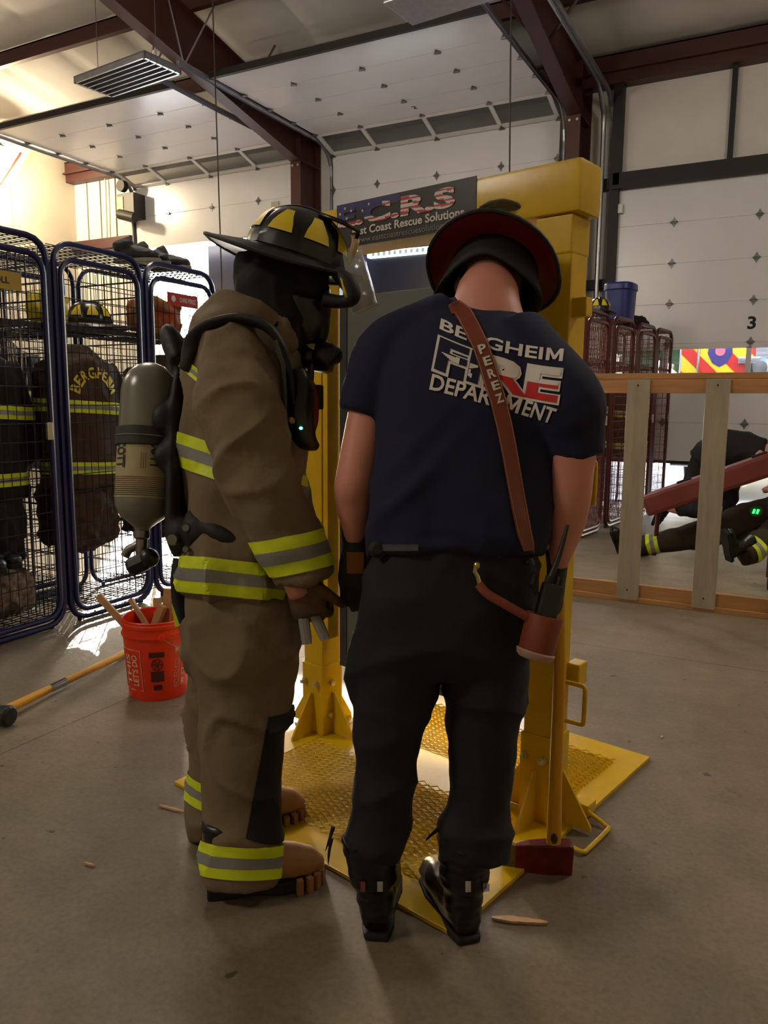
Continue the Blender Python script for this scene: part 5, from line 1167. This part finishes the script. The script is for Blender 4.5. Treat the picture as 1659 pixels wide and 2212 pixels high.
# gloved hands on a pry bar
gh = wr1+(P(668, 1310, 2.03)-wr1)*.15
glove(pL, P(644, 1244, 2.035), (CD*.92+CR*.30), (CF*.85+CR*.25), CR*1+CD*.2, mat('glove_tan', (.22, .17, .10), .85, c2=(.40, .27, .12), vs=9), (1.0, 1.1, .8), 1.15, cuff=.085)
glove(pL, P(672, 1232, 2.22), (CD*.9+CR*.2), (-CR*.6+CF*.1), -CF, GLV, (.7, .9, .7), 1.1, cuff=.09)
hal = thing('pry_bar', 'grey steel forked pry bar held pointing down in the gloved hands of the left firefighter', 'pry bar')
STL = mat('tool_steel', (.50, .49, .46), .5, .35, var=.15, vs=20)
k0, k1 = P(672, 1300, 2.05), P(655, 1180, 2.13)
B().tube([k1, k0], .0135, 12).obj('shaft', STL, hal, smooth=1)
for pts in (((668, 1292), (656, 1318), (657, 1345), (661, 1372), (663, 1392)), ((672, 1292), (676, 1318), (687, 1345), (697, 1368), (703, 1382))):
    B().limb([P(x, y, 2.045-.02*i/4) for i, (x, y) in enumerate(pts)], [(.014, .011), (.0155, .010), (.0150, .008), (.0145, .006), (.013, .0025)], side=CR, n=10).obj('fork_prong', STL, hal)
B().limb([P(664, 1185, 2.13), P(680, 1183, 2.13), P(694, 1182, 2.13)], [.010, .006, .001], n=8).obj('spike', STL, hal)
# helmet worn
hm = B().ell(hc+lup*.10, (.02, .02, .02)).obj('helmet', BLK, pL)
q0, q1 = P(480, 510, 2.24), P(752, 592, 2.24); hb_ = (q1-q0).normalized(); rot = (hb_+CF*.10).normalized(); upv = (-CD*.95+CR*.28-CF*.16); upv = (upv-rot*upv.dot(rot)).normalized()
Mw = frame(P(640, 556, 2.24), rot.cross(upv), rot, upv)
helmet_shape(hm, Mw @ Matrix.Diagonal((1.1, 1.02, 1.0, 1)))
b = B(); g = []
for z, k in ((.0, .95), (-.05, 1.0), (-.10, 1.0)): g.append([Mw @ V(math.sin(a)*.112*k, -math.cos(a)*.130*k, z) for a in [R_(-140+280*i/28) for i in range(29)]])
o = b.loft(g, cap=False, closed=False).obj('neck_curtain', DKC, hm, smooth=1); d = o.modifiers.new('s', 'SOLIDIFY'); d.thickness = .008
def fl_(pts, m, nm, th=.006, par=None):
    o = B().loft(pts, cap=False, closed=False).obj(nm, m, par or hm, smooth=1); d = o.modifiers.new('s', 'SOLIDIFY'); d.thickness = th; d.offset = 0; return o
def wpt(x, y, d): return P(x, y, d)
fl_([[wpt(690, 462, d) for d in (2.16, 2.24, 2.32)], [wpt(735, 478, d) for d in (2.15, 2.24, 2.33)], [wpt(775, 500, d) for d in (2.16, 2.24, 2.32)], [wpt(768, 522, d) for d in (2.17, 2.24, 2.31)]], BLH, 'front_shield', .012)
B().limb([P(764, 505, 2.19), P(768, 520, 2.17), P(762, 545, 2.17), P(754, 572, 2.18)], [(.010, .004), (.011, .005), (.010, .005), (.006, .004)], side=CR, n=8).obj('shield_strap', mat('strap_bone', (.66, .55, .40), .5), hm)
fl_([[P(735, 600, 2.10), P(770, 640, 2.12)], [P(745, 640, 2.10), P(765, 652, 2.12)]], YLH, 'ear_patch', .004)
B().limb([P(728, 590, 2.14), P(752, 612, 2.12), P(762, 640, 2.12), P(742, 652, 2.13), P(700, 648, 2.14)], [.02, .024, .022, .018, .02], n=12).obj('ear_flap', BLK, hm, smooth=1)
CLR = mat('visor_clear', (.72, .70, .64), .12, alpha=.30); g = []
for y0, y1, w_ in ((0, 0, 0), (.33, 0, 0), (.66, 0, 0), (1, 0, 0)):
    t = y0; row = []
    for k in range(9):
        a = (k/8-.5)*2; x = 768+t*34-(abs(a)**2)*(42+10*t); y = 538+t*118+(abs(a)**2)*(8+14*t); row.append(P(x+14, y, 2.24+a*.10))
    g.append(row)
fl_(g, CLR, 'face_shield', .003)
B().tube(g[-1], .0028, 6).obj('shield_rim', mat('rim_bone', (.72, .64, .48), .4), hm, smooth=1)
# ---- air pack on his back
ap = thing('air_pack', 'breathing air pack with grey cylinder worn on the back of the tan bunker jacket', 'air pack')
c0, c1 = P(307, 1150, 2.17), P(327, 784, 2.19); az = (c1-c0).normalized(); ln = (c1-c0).length; axx = CF.cross(az).normalized(); Mc = frame(c0, axx, az.cross(axx), az); RC = .079
CYL = mat('cylinder_grey', (.42, .41, .36), .28, var=.16, vs=9, bump=.05, bs=60, spec=.6)
prof = [(0.0, 0), (.018, 0), (.022, .012), (.028, .018)]+[(RC*math.sin(R_(a)), .09-.072*math.cos(R_(a))) for a in (32, 45, 60, 75, 90)]+[(RC, ln*.5), (RC, ln-.085)]+[(RC*math.cos(R_(a)), ln-.085+.085*math.sin(R_(a))) for a in (20, 40, 60, 75, 90)]
cy = B().lathe(prof, Mc, 40).obj('cylinder', CYL, ap, smooth=1)
def cm(az0, w, z0, h, off=.0015):
    return lambda u, v: Mc @ V((RC+off)*math.cos(az0+w*(u-.5)/RC), (RC+off)*math.sin(az0+w*(u-.5)/RC), z0+h*v)
fa = Mc.inverted() @ CAM; fa = math.atan2(fa.y, fa.x)
sgn = 1 if (cm(fa, .1, 0, .1)(1, 0)-cm(fa, .1, 0, .1)(0, 0)).dot(CR) > 0 else -1
def cm2(px0, w, z0, h, off=.0015): 
    f = cm(fa+sgn*px0/RC, sgn*w, z0, h, off); return f
def cpatch(mp, m, nm, n=14):
    return B().loft([[mp(i/n, j/2) for i in range(n+1)] for j in range(3)], cap=False, closed=False).obj(nm, m, cy, smooth=1, recalc=True)
zL = ln*(1150-1078)/366; zT = ln*(1150-968)/366
cpatch(cm2(0, .26, zL, zT-zL), mat('label_beige', (.62, .58, .44), .45, var=.08, vs=9), 'label')
lm = cm2(0, .26, zL, zT-zL, .003); PD = mat('print_dark', (.10, .10, .08), .5); PRD = mat('print_rust', (.45, .2, .12), .5)
for k in range(10): B().loft([[lm(i/12*.80+.04, .04+.038*k+e) for i in range(13)] for e in (0, .012)], cap=False, closed=False).obj('label_line', PRD if k > 4 else PD, cy)
for k in range(3): B().loft([[lm(.45+.022*k, .55+.05*i) for i in range(7)], [lm(.457+.022*k, .55+.05*i) for i in range(7)]], cap=False, closed=False).obj('label_line', PRD, cy)
for x0, m_, hh in ((.20, PD, .10), (.62, PD, .11)):
    text('SCOTT' if m_ is PD else 'SCBA', 'lettering', m_, cy, lambda u, v, x0=x0, hh=hh: lm(x0+hh*(v-.5)*1.5, 1.18-.62*u if m_ is PD else .9-.35*u), .03, .2)
B().loft([[lm(.72, .14), lm(.76, .2), lm(.80, .26)], [lm(.76, .10), lm(.80, .16), lm(.84, .2)]], cap=False, closed=False).obj('label_mark', mat('mark_green', (.14, .17, .09), .5), cy)
zb = ln*(1150-948)/366
B().lathe([(RC+.004, zb-.026), (RC+.007, zb-.024), (RC+.007, zb+.024), (RC+.004, zb+.026)], Mc, 40, cap=False).obj('cylinder_strap', mat('strap_grey', (.13, .13, .125), .6), ap, smooth=1)
B().tube([cm(a_, .1, zb, 0, .0085)(.5, 0) for a_ in [R_(10*k) for k in range(37)]], .0015, 4).obj('strap_seam', SIL, ap)
NKL = mat('nickel', (.45, .44, .42), .3, .8)
B().lathe([(0, -.065), (.014, -.065), (.017, -.05), (.017, -.02), (.022, -.015), (.022, .004), (0, .004)], Mc, 16).tube([Mc @ V(0, 0, -.03), Mc @ V(-.035*1, 0, -.05), Mc @ V(-.045, 0, -.07)], .013, 10).obj('valve', NKL, ap, smooth=1)
vq = P(300, 1218, 2.15); B().lathe([(0, -.03), (.022, -.03), (.027, -.02), (.027, .02), (.022, .03), (0, .03)], T(vq) @ Matrix.Rotation(R_(65), 4, Vc((CF.x, CF.y, 0))), 10).obj('valve_knob', MK, ap)
B().ell(P(322, 1205, 2.15), (.028, .028, .028)).obj('gauge', MK, ap, smooth=1)
# frame and harness
HB = mat('harness_black', (.022, .022, .022), .65, bump=.2, bs=40)
b = B(); b.limb([P(392, 800, 2.17), P(388, 900, 2.17), P(386, 1040, 2.17), P(384, 1150, 2.17), P(400, 1195, 2.17)], [(.016, .05), (.026, .08), (.028, .09), (.026, .09), (.03, .07)], side=CR, n=14)
b.ell(P(362, 905, 2.13), (.035, .05, .05)).ell(P(366, 985, 2.13), (.035, .05, .045)).ell(P(395, 1150, 2.12), (.05, .05, .05)).limb([P(335, 900, 2.13), P(380, 880, 2.14)], [.02, .03], n=10)
b.limb([P(395, 800, 2.17), P(375, 745, 2.2), P(355, 728, 2.22)], [(.03, .08), (.035, .07), (.015, .04)], side=CR, n=12)
fuse(b, .0085, 2).obj('pack_frame', HB, ap, smooth=2)
def strapline(pts, w, th, nm, m=HB, par=ap): return B().limb([P(*p) for p in pts], [(th, w)]*len(pts), n=10, side=None).obj(nm, m, par, smooth=1)
b = B(); b.limb([P(398, 800, 2.10), P(415, 740, 2.07), P(460, 702, 2.04), P(520, 690, 2.03), P(575, 705, 2.02), P(606, 745, 2.03), P(622, 800, 2.05), P(635, 880, 2.07), P(640, 950, 2.08)], [(.012, .022), (.014, .026), (.015, .03), (.015, .031), (.014, .03), (.013, .026), (.012, .024), (.01, .02), (.01, .02)], side=CD*.6-CR*.4, n=12)
fuse(b, .006, 2).obj('shoulder_strap', HB, ap, smooth=2)
B().tube([P(594, 735, 1.995), P(612, 790, 2.01), P(616, 850, 2.03), P(616, 900, 2.04)], .006, 8).obj('air_hose', mat('hose_grey', (.22, .20, .17), .5), ap, smooth=1)
b = B(); b.limb([P(385, 1150, 2.13), P(420, 1175, 2.09), P(480, 1185, 2.06), P(545, 1190, 2.06), P(600, 1180, 2.09)], [(.01, .045), (.014, .042), (.015, .038), (.014, .03), (.01, .025)], side=CF, n=14); b.ell(P(420, 1150, 2.07), (.045, .03, .05)); b.limb([P(410, 1110, 2.09), P(470, 1150, 2.05), P(540, 1175, 2.05)], [.022, .03, .02], n=10)
fuse(b, .008, 2).obj('waist_belt', HB, ap, smooth=2)
for (x, y, d, r) in ((375, 1165, 2.07, .017), (402, 1186, 2.04, .009), (404, 1140, 2.05, .012)):
    B().lathe([(0, -r), (r*.8, -r), (r, -r*.6), (r, r*.6), (r*.8, r), (0, r)], frame(P(x, y, d), CR, -CD, -CF), 14).obj('fitting', NKL, ap, smooth=1)
B().tube([P(372, 1020, 2.1), P(366, 1080, 2.1), P(363, 1125, 2.1)], .005, 8).obj('air_hose', mat('hose_gloss', (.05, .05, .05), .15), ap)
# chest gear
b = B(); b.limb([P(640, 800, 2.10), P(652, 850, 2.09), P(648, 910, 2.08), P(662, 955, 2.09)], [.028, .036, .04, .03], n=14); b.limb([P(640, 920, 2.08), P(660, 950, 2.08), P(688, 968, 2.09)], [.03, .03, .012], n=12)
fuse(b, .007, 2).obj('chest_gear', MK, ap, smooth=2)
b = B().limb([P(655, 822, 2.12), P(668, 850, 2.12), P(670, 900, 2.12), P(668, 938, 2.12)], [(.02, .02), (.026, .03), (.024, .03), (.016, .02)], side=CR, n=14).obj('red_pouch', mat('pouch_red', (.50, .05, .04), .5), ap, smooth=1)
B().box((-.016, -.016, -.034), (.016, .016, .034), T(P(683, 858, 2.13)), bev=.006).obj('alarm_unit', MK, ap)
B().tube([P(672, 790, 2.16), P(670, 830, 2.13)], .010, 10).obj('mask_hose', MK, ap, smooth=1)
B().ell(P(630, 908, 2.02), (.009,)*3).obj('gauge_knob', mat('brass_knob', (.62, .46, .16), .4, .4), ap, smooth=1)
B().ell(P(650, 925, 2.03), (.005, .005, .004)).obj('status_light', mat('led_green', (.2, 1, .5), .3, emit=(.35, 1, .7), es=3), ap)

# ---------------------------------------------------------------- people beyond the stud wall
DKB_ = mat('duty_black', (.03, .03, .034), .85, bump=.2, bs=40); BRT = mat('bunker_brown', (.20, .15, .10), .85, var=.15, vs=7, bump=.3, bs=30)
# firefighter lying on the floor, feet toward the left
Y0 = 7.1
def W(px, py, y=Y0): return AY(px, py, y)
pd = B()
A0, A1, A2, A3 = W(1352, 1185), W(1430, 1172), W(1530, 1150), W(1640, 1120, 7.3)
pd.limb([A0, A1, A2, A3], [.05, .06, .085, .12], n=14)
pd.limb([A0, A0+V(-.02, 0, .10)], [.05, .04], n=12)
B0, B1, B2 = W(1590, 1212, 6.7), W(1650, 1170, 6.9), W(1700, 1130, 7.2); pd.limb([B0.lerp(B1, .3), B1, B2, A3], [.03, .06, .09, .12], n=14)
A4, A5 = W(1760, 1108, 7.5), W(1850, 1100, 7.6); pd.limb([A3, A4, A5], [.15, .17, .15], n=16); hdp = A5+(A5-A4).normalized()*.26; 
Mx_ = head_bm(pd, hdp, (A5-A4), V(0, 0, 1)); pd.limb([A5, hdp], [.07, .06])
pd.limb([A5+V(0, -.18, 0), A5+V(-.3, -.25, -.05), A5+V(-.55, -.2, 0)], [.05, .042, .032]); pd.limb([A5+V(0, .18, 0), A5+V(-.3, .25, -.05), A5+V(-.55, .2, 0)], [.05, .042, .032])
p3_ = fuse(pd, .016, 3).obj('person', SKIN, None, smooth=2); tag(p3_, 'person in brown bunker trousers lying on the floor behind the stud wall', 'person'); head_extras(p3_, Mx_)
b = B(); b.limb([W(1362, 1182), A1, A2, A3, A4], [(.085, .09), (.095, .10), (.12, .12), (.16, .17), (.19, .18)], n=18); b.limb([W(1604, 1200, 6.7), B1, B2, A3], [.09, .11, .13, .16], n=18)
o = fuse(b, .016, 3, folds(.015, 5, 5, 5)).obj('bunker_trousers', BRT, p3_, smooth=2)
tapes(o, o, W(1412, 1172), (A1-A0), .10, sel=lambda p: p.y > 6.9); tapes(o, o, W(1632, 1180, 6.75), (B1-B0), .10, sel=lambda p: p.y < 7.02 and p.x > -.5)
b = B(); b.limb([A4, A5, A5+(A5-A4).normalized()*.1], [.2, .19, .12], n=18); fuse(b, .018, 3).obj('bunker_jacket', BRT, p3_, smooth=2)
fx = (A0-A1).normalized(); 
def lying_boot(heel, shaft, toe):
    sh_ = Vc(shaft).normalized(); to = Vc(toe); to = (to-sh_*to.dot(sh_)).normalized(); x = to.cross(sh_); boot(p3_, frame(heel, x, to, sh_), BT, .26)
lying_boot(W(1334, 1192), (A1-A0), V(-.25, -.35, .0)+V(0, 0, -1)*.0+V(0, -.1, .9)); lying_boot(W(1572, 1205, 6.6), (B1-B0), V(-.3, -.5, .35))
# kneeling person bent over the red board
pd = B(); Yk = 7.9
K = lambda px, py, y=Yk: AY(px, py, y)
hip, che, nk_ = K(1530, 990), K(1600, 975), K(1668, 985)
pd.limb([hip, K(1565, 972), che, nk_], [.15, .16, .17, .09], n=16); Mk = head_bm(pd, K(1705, 1005), (nk_-che).normalized()+V(0, 0, .1), V(0, 0, -1)); pd.limb([nk_, K(1700, 1003)], [.07, .06])
kn_ = K(1545, 1100, 7.7); pd.limb([hip, K(1510, 1050), kn_, K(1470, 1098, 7.9), K(1440, 1095, 8.0)], [.12, .10, .075, .06, .045], n=14); pd.limb([hip+V(.1, .25, 0), kn_+V(.05, .35, 0), K(1480, 1090, 8.3)], [.11, .075, .05], n=14)
pd.limb([K(1635, 980, 7.75), K(1652, 1010, 7.5), K(1600, 1018, 7.3), K(1575, 1030, 7.25)], [.055, .045, .035, .03], n=12); pd.limb([K(1650, 985, 8.1), K(1680, 1040, 7.9), K(1650, 1060, 7.7)], [.055, .045, .032], n=12)
p4_ = fuse(pd, .016, 3).obj('person', SKIN, None, smooth=2); tag(p4_, 'person in black T-shirt and trousers kneeling bent over the red board', 'person'); head_extras(p4_, Mk)
b = B(); b.limb([K(1522, 1005), K(1560, 972), che, K(1652, 980)], [.19, .185, .19, .14], n=18); b.limb([che+V(.05, -.12, 0), K(1640, 985, 7.72)], [.1, .075]); fuse(b, .018, 3, folds(.01, 6, 6, 6)).obj('t_shirt', DKB_, p4_, smooth=2)
b = B(); b.limb([K(1535, 992), K(1508, 1050), kn_], [.17, .13, .10], n=16); b.limb([kn_, K(1470, 1098, 7.9)], [.095, .08]); b.limb([hip+V(.1, .25, 0), kn_+V(.05, .35, 0), K(1480, 1090, 8.3)], [.14, .1, .07], n=14); fuse(b, .018, 3, folds(.012, 6, 6, 6)).obj('trousers', DKB_, p4_, smooth=2)
bh = K(1428, 1078, 8.0); boot(p4_, frame(bh, V(0, 1, 0), V(-.3, 0, -.95).normalized(), V(.95, 0, -.3).normalized()), BT, .24)
glove(p4_, K(1575, 1030, 7.25), V(-1, -.3, -.1), V(0, 0, -1), V(0, -1, 0), SKIN, (.3, .4, .3), 1.0, 'hand', vox=.006)
# long red padded board carried at a slant
rb_ = thing('rescue_board', 'long slanting dull red board propped over the lying person', 'board')
RBM = mat('board_red', (.42, .17, .15), .5, var=.1, vs=4); Yb = 6.75
e0, e1 = AY(1392, 1095, Yb), AY(1720, 985, Yb); ex = (e1-e0).normalized(); ey = V(0, 0, 1).cross(ex).normalized(); ez = ex.cross(ey); Lb = (e1-e0).length
B().box((0, -.02, -.09), (Lb, .38, .09), frame(e0, ex, ey, ez), bev=.03).obj('board', RBM, rb_); 
for k in (.3, .8): B().box((Lb*k-.06, .06, .08), (Lb*k+.06, .10, .11), frame(e0, ex, ey, ez), bev=.01).obj('handhold', BLK, rb_)
B().tube([frame(e0, ex, ey, ez) @ V(Lb*.93, .02, -.05), V((frame(e0, ex, ey, ez) @ V(Lb*.93, 0, 0)).x, Yb, .02)], .025, 8).obj('prop_leg', RDP, rb_)
B().tube([frame(e0, ex, ey, ez) @ V(.06, .3, -.05), V((frame(e0, ex, ey, ez) @ V(.06, 0, 0)).x, Yb+.3, .02)], .02, 8).obj('prop_leg', RDP, rb_)
# gauge with green lights
gq = AY(1633, 1104, 6.9); t = thing('lit_gauge', 'small gauge with glowing green lights under the red board', 'gauge')
B().lathe([(0, -.02), (.05, -.02), (.055, 0), (.05, .02), (0, .02)], T(gq) @ Matrix.Rotation(R_(80), 4, 'X'), 20).obj('case', BLK, t); G = mat('gauge_green', (.1, .9, .2), .3, emit=(.1, 1, .25), es=5)
for dx in (-.014, .014): B().box((-.008, -.03, -.018), (.008, -.02, .018), T(gq+V(dx, -.002, 0)) @ Matrix.Rotation(.3, 4, 'Y')).obj('light', G, t)
# dark hand cart wheel at the right edge
t = thing('hand_cart', 'dark red hand cart standing at the right edge behind the stud wall', 'cart'); cq = AY(1668, 1238, 6.2)
B().lathe([(0, -.03), (.06, -.03), (.11, -.025), (.115, 0), (.11, .025), (.06, .03), (0, .03)], T(V(cq.x, 6.2, .115)) @ Matrix.Rotation(R_(90), 4, 'Y'), 24).obj('wheel', TYRE, t, smooth=1)
B().box((cq.x-.04, 6.17, .1), (cq.x+.02, 6.23, .62), bev=.008).box((cq.x-.04, 6.17, .56), (cq.x+.5, 6.23, .62), bev=.008).box((cq.x+.44, 6.17, .0), (cq.x+.5, 6.23, .62), bev=.008).obj('frame', RDP, t)

# ---------------------------------------------------------------- move every thing's origin to its base
done = {}
def kids(o):
    for c in o.children:
        yield c; yield from kids(c)
bpy.context.view_layer.update()
for o in [x for x in COL.objects if x.parent is None and x.type in ('MESH', 'EMPTY')]:
    tree = [o]+list(kids(o)); ms = [x for x in tree if x.type == 'MESH']
    if not ms: continue
    key = ms[0].data.name
    if key in done: c = done[key]
    else:
        lo = Vc((1e9,)*3); hi = -lo
        for x in ms:
            rel = Matrix.Identity(4); y = x
            while y is not o: rel = y.matrix_basis @ rel; y = y.parent
            for v in x.bound_box:
                p = rel @ Vc(v)
                for k in range(3): lo[k] = min(lo[k], p[k]); hi[k] = max(hi[k], p[k])
        c = V((lo.x+hi.x)/2, (lo.y+hi.y)/2, lo.z); done[key] = c
        for x in ms:
            if x.get('_m'): continue
            if not x.data.get('_s'): x.data.transform(T(-c)); x.data['_s'] = 1
    o.matrix_basis = o.matrix_basis @ T(c)
    for x in ms:
        if x.get('_m') and x is not o: x.matrix_basis = T(-c) @ x.matrix_basis
for x in bpy.data.objects:
    if '_m' in x: del x['_m']
for x in bpy.data.meshes:
    if '_s' in x: del x['_s']
